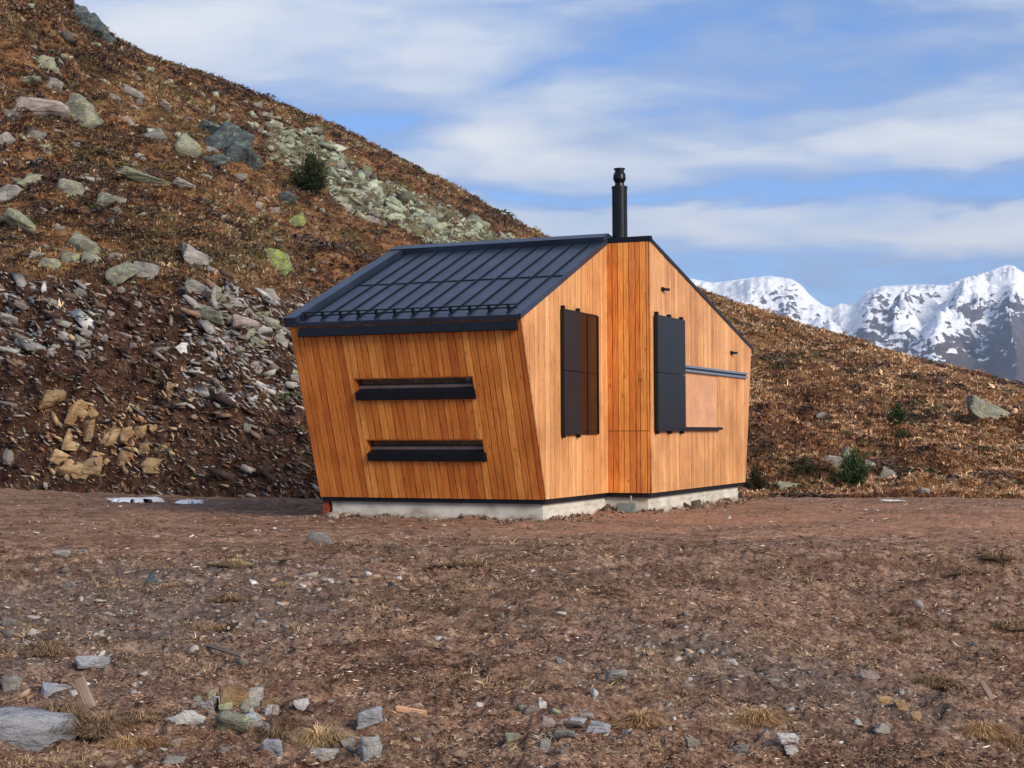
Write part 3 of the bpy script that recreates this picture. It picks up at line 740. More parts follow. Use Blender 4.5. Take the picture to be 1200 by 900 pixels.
def rock(px, py, w, h, kind, ang, label, name='boulder', cat='boulder', group=None, depth=.8, sink=.25, k=None):
    P, _ = hit(px, py+h*.32); s_ = P[1]/f
    o = bpy.data.objects.new(name, rock_mesh(kind, random.randrange(10) if k is None else k)); link(o)
    sx, sz = w*.54*s_, h*.62*s_
    o.scale = (sx, max(sx*.5, sz)*depth, sz)
    o.location = P+np.array([0, min(sx, sz)*.25, sz*(.42-sink*.4)])
    o.rotation_euler = (random.uniform(-.15, .15), math.radians(ang), random.uniform(-.35, .35)+random.choice((0, math.pi)))
    if math.cos(o.rotation_euler[2]) < 0: o.rotation_euler[1] *= -1
    return tag(o, label, cat, group)
HB_ = 'boulders on the hillside'
hill_rocks = [
 (52, 76, 40, 20, 'lichen', 8, 'layered pale green lichen slabs above the big pinkish boulder'),
 (32, 96, 30, 14, 'lichen', 5, 'thin pale slab just left above the pinkish boulder'),
 (60, 99, 22, 16, 'grey', 15, 'small blocky grey stone on top of the pinkish boulder'),
 (45, 129, 68, 30, 'pink', 14, 'large pinkish grey boulder on the upper left slope'),
 (93, 131, 36, 40, 'lichen', -35, 'split lichen streaked boulder touching the large pinkish one'),
 (114, 144, 10, 12, 'grey', 20, 'small knob of stone right of the split boulder'),
 (12, 136, 24, 14, 'grey', 10, 'flat grey stone at the left edge beside the pinkish boulder'),
 (155, 108, 32, 9, 'grey', 28, 'long narrow slab lying down the slope below the skyline'),
 (193, 126, 14, 13, 'pink', 20, 'lone pale pinkish stone in the middle of the upper heath'),
 (108, 55, 18, 9, 'lichen', 10, 'pale flat stone under the dark skyline knob'),
 (102, 28, 34, 30, 'dark', 35, 'dark rocky knob breaking the skyline at upper left'),
 (262, 165, 62, 40, 'dark', 20, 'dark blue grey rock face jutting from the heath'),
 (282, 190, 36, 34, 'dark', -60, 'lower broken block of the dark rock face'),
 (246, 152, 30, 20, 'dark', 10, 'flat dark ledge at the top left of the dark rock face'),
 (250, 186, 22, 34, 'dark', 75, 'narrow dark slab under the left side of the rock face'),
 (118, 42, 24, 16, 'dark', 40, 'lower jagged part of the skyline knob'),
 (87, 12, 26, 20, 'dark', 30, 'dark rock high on the skyline near the top edge'),
 (217, 178, 32, 28, 'lichen', 40, 'rounded lichen boulder left of the dark rock face'),
 (180, 157, 24, 20, 'grey', 50, 'upright grey stone below the narrow slab'),
 (165, 212, 62, 16, 'lichen', 14, 'long low slab covered in yellow green lichen'),
 (214, 218, 26, 14, 'grey', 18, 'grey slab at the right end of the long lichen slab'),
 (82, 223, 38, 20, 'lichen', 18, 'wedge shaped lichen boulder left of a tan tuft'),
 (129, 235, 36, 18, 'lichen', 22, 'lichen boulder with a blunt right end below the long slab'),
 (30, 208, 26, 26, 'lichen', 45, 'tilted lichen slab near the left edge'),
 (9, 226, 24, 26, 'grey', 40, 'grey boulder cut by the left picture edge'),
 (18, 268, 44, 28, 'lichen', 30, 'broad greyish green boulder low at the left edge'),
 (4, 168, 18, 18, 'grey', 30, 'weathered grey stone at the left edge above the tilted slab'),
 (52, 176, 18, 12, 'lichen', 10, 'small stacked lichen stone in the left heath'),
 (95, 284, 54, 18, 'lichen', 22, 'long sloping slab directly above the dug bank'),
 (78, 302, 30, 16, 'lichen', 5, 'squarish lichen block at the lip of the dug bank'),
 (106, 305, 30, 15, 'lichen', 20, 'lichen slab right beside the squarish block'),
 (58, 313, 26, 13, 'lichen', 15, 'thin slab under the squarish lichen block'),
 (145, 320, 30, 36, 'lichen', 55, 'tall tilted boulder at the lip of the dug bank'),
 (171, 318, 36, 22, 'grey', 22, 'grey boulder right of the tall tilted one'),
 (237, 306, 54, 20, 'grey', 24, 'long grey slab sloping toward the lime green boulder'),
 (322, 306, 40, 26, 'moss', 15, 'boulder glowing with bright lime green moss'),
 (348, 268, 15, 20, 'moss', 60, 'small bright green mossy stone above the lime green boulder'),
 (230, 340, 34, 15, 'grey', 20, 'pale rounded stone at the top of the scree'),
 (253, 347, 16, 22, 'grey', 5, 'upright egg shaped stone at the top of the scree'),
 (272, 346, 22, 15, 'grey', 5, 'blocky stone right of the egg shaped one'),
 (243, 366, 50, 16, 'lichen', 22, 'long pale green slab lying across the scree'),
 (318, 345, 24, 13, 'grey', 0, 'grey slab among the scree near the roof corner'),
 (288, 380, 34, 14, 'pink', 15, 'pinkish slab in the middle of the scree'),
 (218, 409, 28, 12, 'white', 5, 'whitish slab resting on the dark bank'),
 (8, 376, 24, 13, 'grey', 10, 'grey slab at the left edge of the dug bank'),
 (335, 236, 18, 18, 'dark', 50, 'dark rounded stone below the dwarf pine'),
 (330, 455, 16, 12, 'grey', 5, 'pale grey block low in the scree beside the hut'),
 (288, 503, 13, 11, 'grey', 5, 'small pale block near the foot of the bank'),
 (198, 455, 14, 15, 'ochre', 0, 'cream pointed stone in the dark part of the bank'),
 (165, 505, 16, 14, 'ochre', 0, 'upper cream stone of the ochre cluster in the bank'),
 (150, 510, 20, 18, 'ochre', 20, 'cracked cream block in the ochre cluster'),
 (168, 527, 18, 14, 'ochre', 0, 'golden block at the middle of the ochre cluster'),
 (146, 533, 26, 17, 'ochre', 10, 'wide ochre block at the base of the cluster'),
 (188, 529, 22, 16, 'ochre', -10, 'right hand ochre block of the cluster'),
 (60, 470, 26, 30, 'ochre', 20, 'rusty block high on the left of the ochre part of the bank'),
 (112, 545, 34, 22, 'ochre', 5, 'broad pale ochre block between the two rock clusters'),
 (70, 540, 26, 24, 'ochre', 10, 'blocky ochre rock low at the left of the bank'),
 (128, 512, 22, 24, 'ochre', 15, 'ochre block left of the cracked cream block'),
 (182, 545, 34, 16, 'ochre', 0, 'long ochre stone lowest of the right cluster'),
 (92, 482, 20, 28, 'ochre', 30, 'tall rusty ochre rock in the left part of the bank'),
 (84, 515, 24, 24, 'ochre', 0, 'pale ochre rock under the tall rusty one'),
 (105, 505, 14, 26, 'ochre', 0, 'narrow ochre rock right of the tall rusty one'),
 (90, 553, 44, 14, 'ochre', 0, 'broad crumbling ochre ledge at the foot of the bank'),
 (10, 535, 16, 18, 'grey', 0, 'pale block at the left edge near the bank foot'),
 (968, 489, 22, 8, 'grey', 18, 'thin grey slab alone on the right hillside'),
 (1160, 482, 56, 22, 'lichen', 22, 'large grey green outcrop near the right picture edge'),
 (976, 541, 24, 14, 'grey', 18, 'pale rock just left of the green bush'),
 (992, 533, 14, 16, 'lichen', 40, 'lichen stone touching the left of the green bush'),
 (1018, 548, 20, 10, 'grey', 20, 'flat stone right of the green bush'),
 (1040, 556, 26, 12, 'grey', 28, 'grey slab in the row right of the green bush'),
 (922, 573, 26, 12, 'lichen', 5, 'pale lichen boulder near the hut at the terrace edge'),
 (1080, 577, 12, 13, 'grey', 35, 'small pointed pale stone at the foot of the right hillside'),
 (1000, 400+12, 10, 5, 'grey', 10, 'tiny stone below the skyline of the right hillside'),
]
for r in hill_rocks: rock(*r, group=HB_)
FG = 'stones lying on the foreground earth'
fg = [
 (34, 864, 98, 48, 'blue', 12, 'big flat grey boulder cut by the lower left corner'),
 (62, 808, 48, 18, 'blue', 10, 'blue grey slab behind the large brown tuft'),
 (16, 803, 28, 20, 'grey', 0, 'rough grey stone at the left edge beside the blue slab'),
 (110, 786, 40, 14, 'blue', 0, 'flat blue grey stone right behind the leaning plank'),
 (275, 823, 34, 24, 'ochre', 0, 'tan block at the top of the stone heap'),
 (299, 821, 20, 24, 'grey', 0, 'upright grey stone against the tan block'),
 (317, 828, 24, 14, 'ochre', 0, 'orange tinted stone on the right of the heap'),
 (268, 851, 44, 24, 'lichen', 10, 'pale green stone at the front of the heap'),
 (219, 843, 44, 18, 'white', 18, 'long whitish stone on the left of the heap'),
 (244, 829, 22, 12, 'grey', 0, 'small grey wedge between the whitish and tan stones'),
 (292, 847, 22, 14, 'blue', 0, 'bluish chunk tucked right of the pale green stone'),
 (355, 829, 22, 13, 'white', 0, 'pale stone standing off to the right of the heap'),
 (320, 877, 34, 18, 'blue', 5, 'smooth bluish stone in front of the heap'),
 (378, 886, 34, 14, 'grey', 5, 'grey slab near the bottom edge beside the two stacked blocks'),
 (205, 894, 28, 10, 'grey', 0, 'stone cut by the bottom picture edge'),
 (206, 872, 12, 9, 'pink', 0, 'small pink stone in front of the whitish one'),
 (433, 850, 28, 28, 'blue', 0, 'upper of two squarish blue white blocks'),
 (435, 878, 30, 26, 'white', 5, 'lower of two squarish blue white blocks'),
 (408, 874, 22, 12, 'grey', 5, 'flat grey piece left of the lower squarish block'),
 (376, 633, 38, 12, 'grey', 5, 'long flat grey stone on the terrace before the hut'),
 (699, 856, 30, 14, 'blue', 5, 'bluish flat stone left of the orange tuft'),
 (668, 852, 26, 11, 'pink', 12, 'thin tan slab left of the bluish flat stone'),
 (658, 864, 28, 12, 'grey', 10, 'grey slab overlapping the thin tan slab'),
 (621, 836, 22, 10, 'pink', 5, 'pinkish slab behind the group of slabs'),
 (636, 874, 14, 16, 'grey', 0, 'dark edged stone at the left of the slab group'),
 (720, 795, 26, 16, 'grey', 10, 'pale stone among grit in the middle foreground'),
 (655, 777, 14, 9, 'grey', 0, 'small grey stone left of the gritty patch'),
 (921, 866, 30, 11, 'white', 5, 'flat white stone, upper one of the pair'),
 (926, 881, 24, 9, 'white', 8, 'flat white stone, lower one of the pair'),
 (865, 884, 18, 12, 'grey', 0, 'rounded grey stone left of the white pair'),
 (1031, 822, 18, 8, 'ochre', 5, 'flat orange stone left of the ochre trio'),
 (1052, 829, 16, 12, 'ochre', 0, 'orange brown stone of the ochre trio'),
 (1069, 840, 13, 11, 'ochre', 0, 'cream stone lowest of the ochre trio'),
 (1018, 791, 34, 9, 'pink', 12, 'long pinkish slab behind the ochre trio'),
 (1030, 862, 22, 12, 'grey', 20, 'slanted grey stone right of the white pair'),
 (808, 872, 16, 12, 'pink', 0, 'brownish stone at the bottom between the tufts'),
 (855, 777, 16, 6, 'white', 5, 'slim pale stone behind the orange tuft on the right'),
 (73, 651, 22, 8, 'grey', 0, 'grey stone far out on the left of the terrace'),
 (82, 687, 20, 8, 'grey', 0, 'grey stone in the gravelly left middle ground'),
 (180, 682, 20, 14, 'dark', 20, 'dark clod of rock in the left middle ground'),
 (12, 737, 18, 12, 'grey', 0, 'pale grey stone at the left edge in the middle ground'),
 (98, 590+58, 18, 6, 'grey', 0, 'flat stone right of the far grey stone on the terrace'),
 (1008, 790-9, 14, 6, 'grey', 0, 'grey chip behind the long pinkish slab'),
 (866, 581, 9, 8, 'dark', 0, 'dark stone leaning on the right end of the footing'),
 (1045, 588, 30, 4, 'white', 0, 'pale flat slab at the back edge of the terrace'),
]
for r in fg: rock(*r, name='stone', cat='stone', group=FG, sink=.05)

for q in range(52):
    x, y = random.uniform(0, 340), random.uniform(60, 320)
    if y < np.interp(x, cols, cy)+18 or inpoly(np.array([x]), np.array([y]), BANK)[0] or inpoly(np.array([x]), np.array([y]), FIELD)[0]: continue
    rock(x, y, random.uniform(7, 20), random.uniform(4, 10), random.choice(('lichen', 'grey', 'grey', 'pink')), random.uniform(0, 40), 'minor half buried stone among the heather of the left slope', group='half buried stones in the heather')
for q in range(34):
    x, y = (random.gauss(275, 42), random.gauss(838, 15)) if q < 22 else (random.gauss(655, 40), random.gauss(848, 14))
    rock(x, y, random.uniform(8, 20), random.uniform(6, 13), random.choice(('grey', 'blue', 'white', 'pink', 'lichen')), random.uniform(-10, 20), 'one of the smaller broken stones filling the gaps of the foreground heaps', name='stone', cat='stone', group='small stones of the foreground heaps', sink=.1)
# the boulder field: many look-alike lichen blocks
def rand_in(poly, n, seed=0):
    rs = np.random.default_rng(seed); xs_, ys_ = zip(*poly); out = []
    while len(out) < n:
        x = rs.uniform(min(xs_), max(xs_)); y = rs.uniform(min(ys_), max(ys_))
        if inpoly(np.array([x]), np.array([y]), poly)[0]: out.append((x, y))
    return out
for q, (x, y) in enumerate(rand_in(FIELD, 105, 3)):
    big = 1.5 if (x < 440 and y > 200) else 1.
    rock(x, y, random.uniform(6, 15)*big, random.uniform(4, 8)*big, random.choice(('lichen', 'lichen', 'lichen', 'grey')), random.uniform(0, 45),
         'grey green lichen block in the boulder field around and above the dwarf pine', group='lichen blocks of the boulder field')
# -- merged scatter (stuff)
def rotmats(n, tilt=1., rs=rng):
    a = rs.uniform(0, 2*np.pi, n); b = rs.uniform(-1, 1, n)*tilt; c = rs.uniform(-1, 1, n)*tilt
    ca, sa, cb_, sb, cc, sc = np.cos(a), np.sin(a), np.cos(b), np.sin(b), np.cos(c), np.sin(c); o_, z_ = np.ones(n), np.zeros(n)
    Rz = np.stack([ca, -sa, z_, sa, ca, z_, z_, z_, o_], 1).reshape(n, 3, 3)
    Rx = np.stack([o_, z_, z_, z_, cb_, -sb, z_, sb, cb_], 1).reshape(n, 3, 3)
    Ry = np.stack([cc, z_, sc, z_, o_, z_, -sc, z_, cc], 1).reshape(n, 3, 3)
    return Ry@Rx@Rz
def scatter(name, protos, loc, rot, scl, colr, mat, smooth_=False):
    Vs, Fs, Cs = [], [], []; base = 0; n = len(loc); pid = rng.integers(0, len(protos), n)
    for k, (V, F) in enumerate(protos):
        ix = np.where(pid == k)[0]
        if not len(ix): continue
        W = np.einsum('nij,nvj->nvi', rot[ix], V[None]*scl[ix][:, None, :])+loc[ix][:, None, :]
        Vs.append(W.reshape(-1, 3)); Fs.append((F[None]+(np.arange(len(ix))*len(V))[:, None, None]+base).reshape(-1, F.shape[1]))
        Cs.append(np.repeat(colr[ix], len(V), 0)); base += len(ix)*len(V)
    me = np_mesh(name, np.concatenate(Vs), np.concatenate(Fs), mat, smooth_, {'col': np.concatenate(Cs)})
    return link(bpy.data.objects.new(name, me))
def sample(n, X, Y, Zz, jlo, jhi, mask=None, clo=-80, chi=1280, seed=0):
    rs = np.random.default_rng(seed); ci = np.where((cols >= clo) & (cols <= chi))[0]
    i = rs.integers(ci[0], ci[-1], n); j = rs.integers(jlo, jhi, n)
    if mask is not None:
        k = rs.uniform(size=n) < mask[i, j]; i, j = i[k], j[k]
    n = len(i); a, b = rs.uniform(size=n), rs.uniform(size=n)
    G = np.stack([X, Y, Zz], -1)
    return (G[i, j]*((1-a)*(1-b))[:, None]+G[i+1, j]*(a*(1-b))[:, None]+G[i, j+1]*((1-a)*b)[:, None]+G[i+1, j+1]*(a*b)[:, None]), i, j
def pal(n, colours, w, jit=.25, seed=0):
    rs = np.random.default_rng(seed); c = np.array(colours)[rs.choice(len(colours), n, p=np.array(w)/sum(w))]
    return c*rs.uniform(1-jit, 1+jit, (n, 1))
JC = sum(ctrlN[:5])
# bank rubble
L, i, j = sample(42000, HX, HY, HZ, 2, sum(ctrlN[:4]), bank*.95, seed=21)
px_, py_ = gx[i, j], gy[i, j]; n = len(L)
s_ = .032*np.exp(rng.normal(0, .6, n)); s_ = np.clip(s_, .015, .24)
scree = ((px_ > 215) & (py_ < 480)) | ((px_ < 120) & (py_ < 420)); s_ = np.where(scree, s_*1.45, s_)
scl = s_[:, None]*np.stack([rng.uniform(1.1, 2.6, n), rng.uniform(.7, 1.2, n), rng.uniform(.25, .6, n)], 1)
cl = pal(n, [(.17, .145, .125), (.27, .24, .21), (.10, .065, .05), (.20, .13, .09), (.38, .34, .30), (.06, .038, .03)], [2.4, 1.3, 4, 2.4, .5, 4.5], seed=5)
och = np.exp(-(((px_-125)/90)**2+((py_-515)/55)**2)) > rng.uniform(size=n)
cl[och] = pal(och.sum(), [(.34, .22, .11), (.42, .31, .18), (.24, .11, .05), (.30, .26, .2)], [2, 2, 2, 1], seed=6)
lit = scree & (rng.uniform(size=n) < .55); cl[lit] = pal(lit.sum(), [(.30, .285, .265), (.40, .385, .36), (.22, .21, .19)], [2, 1, 2], seed=9)
def tilted(n, deg, jit):
    a = np.radians(deg)+rng.normal(0, jit, n); c_, q_, z_ = np.cos(a), np.sin(a), np.zeros(n)
    Ry = np.stack([c_, z_, q_, z_, z_+1, z_, -q_, z_, c_], 1).reshape(n, 3, 3); R1_ = rotmats(n, .3)
    b = rng.normal(0, .5, n); cb_, sb = np.cos(b), np.sin(b); Rz = np.stack([cb_, -sb, z_, sb, cb_, z_, z_, z_, z_+1], 1).reshape(n, 3, 3)
    return Ry@Rz
o = scatter('bank_rubble', LO, L, tilted(n, 28, .35), scl, cl, RUBM)
tag(o, 'broken stones and soil spilling down the freshly dug bank beside the hut', 'rubble', kind='stuff')
# larger countable blocks in the scree
SCR = [(215, 335), (300, 350), (335, 345), (345, 400), (355, 480), (300, 440), (240, 390)]
for (x, y) in rand_in(SCR, 34, 8):
    rock(x, y, random.uniform(10, 24), random.uniform(6, 12), random.choice(('grey', 'grey', 'pink', 'lichen')), random.uniform(0, 35), 'loose grey block among the scree between the dug bank and the hut roof corner', group='loose blocks of the scree')
for (x, y) in rand_in([(0, 335), (190, 345), (200, 400), (0, 440)], 30, 9):
    rock(x, y, random.uniform(8, 20), random.uniform(4, 8), random.choice(('grey', 'pink', 'pink')), random.uniform(10, 45), 'pale shard sticking out of the upper part of the dug bank', name='stone_shard', cat='stone', group='pale shards in the upper bank')
for (x, y) in rand_in([(60, 470), (205, 500), (205, 545), (60, 570)], 22, 10):
    rock(x, y, random.uniform(7, 16), random.uniform(6, 12), 'ochre', random.uniform(0, 45), 'small ochre stone set in the lower left part of the dug bank', name='stone', cat='stone', group='small ochre stones in the lower bank')
# field rubble
L, i, j = sample(60000, HX, HY, HZ, sum(ctrlN[:3]), JC, field*np.clip(.75+.9*np.sin(gx*.11+gy*.05)*np.sin(gy*.17-gx*.04), .25, 1), seed=22); n = len(L)
s_ = .11*np.exp(rng.normal(0, .62, n)); scl = s_[:, None]*np.stack([rng.uniform(1, 1.9, n), rng.uniform(.8, 1.2, n), rng.uniform(.4, .8, n)], 1)
o = scatter('boulder_field_rubble', LO, L, rotmats(n, .5), scl, pal(n, [(.27, .30, .21), (.20, .22, .16), (.34, .36, .28), (.10, .10, .07)], [3, 3, 1.5, 2], seed=7), RUBM)
tag(o, 'dense pale green rubble filling the boulder field', 'rubble', kind='stuff')
# thin scatter of stones over the heath, denser on the upper slope
hm = (1-bank)*(1-field)*np.clip(.05+.10*(gx < 420)-.035*(gx > 640), 0, 1)
L, i, j = sample(26000, HX, HY, HZ, sum(ctrlN[:3]), JC, hm, seed=23); n = len(L)
s_ = .06*np.exp(rng.normal(0, .6, n))*(L[:, 1]/60); scl = s_[:, None]*np.stack([rng.uniform(1, 2, n), rng.uniform(.8, 1.2, n), rng.uniform(.35, .7, n)], 1)
o = scatter('hillside_gravel', LO, L, rotmats(n, .4), scl, pal(n, [(.25, .26, .2), (.30, .28, .25), (.15, .14, .12)], [2, 1, 2], seed=8), RUBM)
tag(o, 'small stones strewn through the heath on the hillside', 'gravel', kind='stuff')

# grass / heath tufts -------------------------------------------------
def tuft_proto(seed, nb=9, spread=.9, droop=.5, w=.09):
    rs = np.random.default_rng(seed); V = []; F = []
    for k in range(nb):
        a = rs.uniform(0, 2*np.pi); r = rs.uniform(0, .35); b = np.array([math.cos(a)*r, math.sin(a)*r, -.15])
        a2 = a+rs.normal(0, .5); q = rs.uniform(.5, 1)*spread; h = rs.uniform(.45, 1.)
        mid = b+np.array([math.cos(a2)*q*.45, math.sin(a2)*q*.45, h*.75]); tip = b+np.array([math.cos(a2)*q, math.sin(a2)*q, h*(1-droop*rs.uniform())])
        sd = np.array([-math.sin(a2), math.cos(a2), 0])*w; c = len(V)
        V += [b-sd, b+sd, mid+sd*.7, mid-sd*.7, tip]; F += [[c, c+1, c+2], [c, c+2, c+3], [c+3, c+2, c+4]]
    return np.array(V), np.array(F)
TU = [tuft_proto(s_) for s_ in range(8)]
L, i, j = sample(130000, HX, HY, HZ, 4, JC+2, np.clip(1-bank*.93-field*.5, 0, 1), seed=31); n = len(L)
nzv = np.array([mn.fractal(Vector(p*.28), .8, 2.1, 3) for p in L]); nz2 = np.array([mn.noise(Vector(p*.9)+Vector((9, 0, 0))) for p in L])
hgt = .10*np.exp(rng.normal(0, .3, n))*(.6+L[:, 1]/90)
scl = np.stack([hgt*rng.uniform(1., 1.7, n), hgt*rng.uniform(1., 1.7, n), hgt*rng.uniform(.7, 1.2, n)], 1)
right = (gx[i, j] > 780)
cA = np.array([(.11, .075, .065), (.19, .105, .07), (.29, .165, .09), (.42, .285, .16), (.55, .40, .25), (.22, .19, .085)])
ci = np.clip(2.2+nzv*3.4+nz2*1.6+rng.normal(0, .9, n)+np.where(right, 1.15, -.2), 0, 5).round().astype(int)
ci = np.where(right & (ci == 5) & (rng.uniform(size=n) < .8), rng.integers(2, 5, n), ci)
cl = cA[ci]*rng.uniform(.7, 1.3, (n, 1))*np.where(right[:, None], np.array([1.26, 1.12, 1.05]), 1.)
o = scatter('heath', TU, L, rotmats(n, .35), scl, cl, GRASSM)
tag(o, 'rust brown heather and dry tussock grass covering the hillside', 'heath', kind='stuff')
# low dark shrubs in the heath
def leaf_cloud(seed, n, size):
    rs = np.random.default_rng(seed); V = []; F = []
    for k in range(n):
        d = rs.normal(size=3); d /= np.linalg.norm(d); d *= rs.uniform(.35, 1)**.5; d[2] = abs(d[2])*.8-.1
        a, b = rs.normal(size=3), rs.normal(size=3); a /= np.linalg.norm(a); b -= a*(a@b); b /= np.linalg.norm(b); c = len(V)
        V += [d-a*size, d+b*size*.5, d+a*size, d-b*size*.5]; F += [[c, c+1, c+2], [c, c+2, c+3]]
    return np.array(V), np.array(F)
SH = [leaf_cloud(s_, 60, .2) for s_ in range(6)]
def clumpy(nzs): return nzs
L, i, j = sample(13000, HX, HY, HZ, 6, JC-4, np.clip(1-field-bank*.88, 0, 1), seed=32)
kk = np.array([mn.fractal(Vector(p*.4)+Vector((4, 4, 0)), .8, 2.1, 3) for p in L]) > np.where(L[:, 0] > 6, .16, .02); L = L[kk]; n = len(L)
s_ = .17*np.exp(rng.normal(0, .35, n))*(.4+L[:, 1]/80); scl = np.stack([s_*1.5, s_*1.3, s_*.75], 1)
o = scatter('low_shrubs', SH, L, rotmats(n, .2), scl, pal(n, [(.075, .048, .04), (.11, .075, .06), (.075, .08, .035), (.14, .07, .045)], [3, 2.5, 1.5, 1.5], seed=12), LEAFM)
tag(o, 'low dark heather shrubs between the boulders', 'undergrowth', kind='stuff')

# foreground litter ---------------------------------------------------
def sliver(seed):
    rs = np.random.default_rng(seed); V = np.array([(-1, 0, 0), (-.3, .3, .1), (.9, .12, 0), (.2, -.3, .05), (0, 0, .5), (.1, 0, -.4)])+rs.normal(0, .1, (6, 3))
    F = np.array([(0, 3, 4), (3, 2, 4), (2, 1, 4), (1, 0, 4), (3, 0, 5), (2, 3, 5), (1, 2, 5), (0, 1, 5)]); return V, F
SL = [sliver(s_) for s_ in range(8)]
pn = np.array([[mn.fractal(Vector((GX[i, j]*.7, GY[i, j]*.9, 2)), .8, 2.1, 4) for j in range(nG)] for i in range(NC)])
tmask = np.clip(.55+pn*1.6, .12, 1)*np.clip(1-.8*red, 0, 1)*np.where(GY > 21, .4, 1)
L, i, j = sample(250000, GX, GY, GZ, 5, nG-4, tmask, seed=41); n = len(L)
far = np.clip(L[:, 1]/14, .6, 1.7)
s_ = np.clip(.0105*np.exp(rng.normal(0, .62, n)), .003, .026)*far
scl = np.stack([s_*rng.uniform(.9, 3, n), s_*rng.uniform(.4, 1.1, n), s_*rng.uniform(.3, .9, n)], 1)
cl = pal(n, [(.04, .019, .012), (.13, .067, .041), (.27, .158, .10), (.42, .27, .18), (.60, .45, .32), (.74, .65, .55)], [5, 5, 4.5, 2.4, .8, .35], seed=13)
o = scatter('wood_chips', SL, L+np.array([0, 0, .002]), rotmats(n, .45), scl, cl, CHIPM)
tag(o, 'shredded bark and wood chips mixed into the brown earth', 'debris', kind='stuff')
gm = np.clip(.10+grv*.9-pn*.5, 0, 1)*np.where(GY > 20, .35, 1)
L, i, j = sample(16000, GX, GY, GZ, 3, nG-4, gm, seed=42); n = len(L)
s_ = np.clip(.013*np.exp(rng.normal(0, .6, n)), .006, .06)*np.clip(L[:, 1]/13, .7, 1.8); scl = s_[:, None]*np.stack([rng.uniform(1, 2, n), rng.uniform(.8, 1.3, n), rng.uniform(.35, .8, n)], 1)
o = scatter('gravel', LO, L, rotmats(n, .5), scl, pal(n, [(.18, .155, .135), (.30, .265, .235), (.46, .42, .38), (.33, .22, .155), (.17, .115, .085)], [3, 3, 1., 1.6, 2], seed=14), RUBM)
tag(o, 'small grey stones and grit scattered over the churned earth', 'gravel', kind='stuff')
gp_ = np.array([[mn.fractal(Vector((GX[i, j]*.55, GY[i, j]*.8, 7)), .8, 2.1, 3) for j in range(nG)] for i in range(NC)])
L, i, j = sample(90000, GX, GY, GZ, 3, nG-50, np.clip((gp_-.06)*2.6, 0, .85)*(1-red), seed=43); n = len(L)
hg = .022*np.exp(rng.normal(0, .35, n))*np.clip(L[:, 1]/12, .8, 1.6)
o = scatter('dry_grass', [(V*[1, 1, 1], F) for V, F in [tuft_proto(50+q, 7, 1.3, .7, .05) for q in range(6)]], L, rotmats(n, .4), np.stack([hg*1.3, hg*1.3, hg], 1), pal(n, [(.42, .29, .16), (.30, .19, .10), (.58, .43, .25), (.18, .11, .07)], [3, 3, 1.8, 2], seed=16), GRASSM)
tag(o, 'sparse withered grass blades spread over the churned earth', 'grass', kind='stuff')
# clods along the footing
loc = []
for a, b, num in ((P5, P0, 420), (P0, P1, 200), (P1, P2, 60), (P2, P3, 330)):
    for _ in range(num):
        t_ = rng.uniform(); p = a+(b-a)*t_; nn = -g if (a is P5 or a is P1) else ng
        q = p+nn*(abs(rng.normal(0, .28))-.02); zz_ = GZ[int(np.argmin(np.abs(cols-(600+f*q[0]/q[1])))), :]
        ii = int(np.argmin(np.abs(cols-(600+f*q[0]/q[1])))); jj = int(np.argmin(np.abs(GY[ii]-q[1]))); loc.append((q[0], q[1], GZ[ii, jj]+.01))
L = np.array(loc); n = len(L); s_ = .013*np.exp(rng.normal(0, .6, n)); scl = s_[:, None]*np.stack([rng.uniform(1, 1.6, n), rng.uniform(.8, 1.2, n), rng.uniform(.6, 1, n)], 1)
o = scatter('footing_debris', LO, L, rotmats(n, 1), scl, pal(n, [(.13, .09, .065), (.20, .145, .11), (.33, .29, .24), (.09, .06, .045)], [3, 3, 1.5, 2], seed=15), RUBM)
tag(o, 'clods and rubble heaped along the concrete footing', 'rubble', kind='stuff')

# grass tufts one can tell apart
def blades(seed, nb, R, H, wdt, flop=.8):
    rs = np.random.default_rng(seed); V = []; F = []
    for k in range(nb):
        a = rs.uniform(0, 2*np.pi); lob = .62+.38*math.sin(a*2+seed)+.25*math.sin(a*5+seed*2); rr0 = rs.uniform()**.6; r = R*rr0*lob; b = np.array([math.cos(a)*r*1.15, math.sin(a)*r*.9, -.02])
        dome = max(0, 1-rr0**2)*(.55+.45*math.sin(a*3+seed)); a2 = a+rs.normal(0, .7); h = H*(.26+.6*dome)*rs.uniform(.4, 1.2); q = H*rs.uniform(.5, 1.6)*flop
        sd = np.array([-math.sin(a2), math.cos(a2), 0])*wdt; c = len(V)
        m_ = b+np.array([math.cos(a2)*q*.35, math.sin(a2)*q*.35, h*.8]); m2 = b+np.array([math.cos(a2)*q*.75, math.sin(a2)*q*.75, h]); tip = b+np.array([math.cos(a2)*q*1.15, math.sin(a2)*q*1.15, h*rs.uniform(.45, .95)])
        V += [b-sd, b+sd, m_+sd, m_-sd, m2+sd*.7, m2-sd*.7, tip]; F += [[c, c+1, c+2], [c, c+2, c+3], [c+3, c+2, c+4], [c+3, c+4, c+5], [c+5, c+4, c+6]]
    return np.array(V), np.array(F)
TG = 'dry grass tufts on the foreground earth'
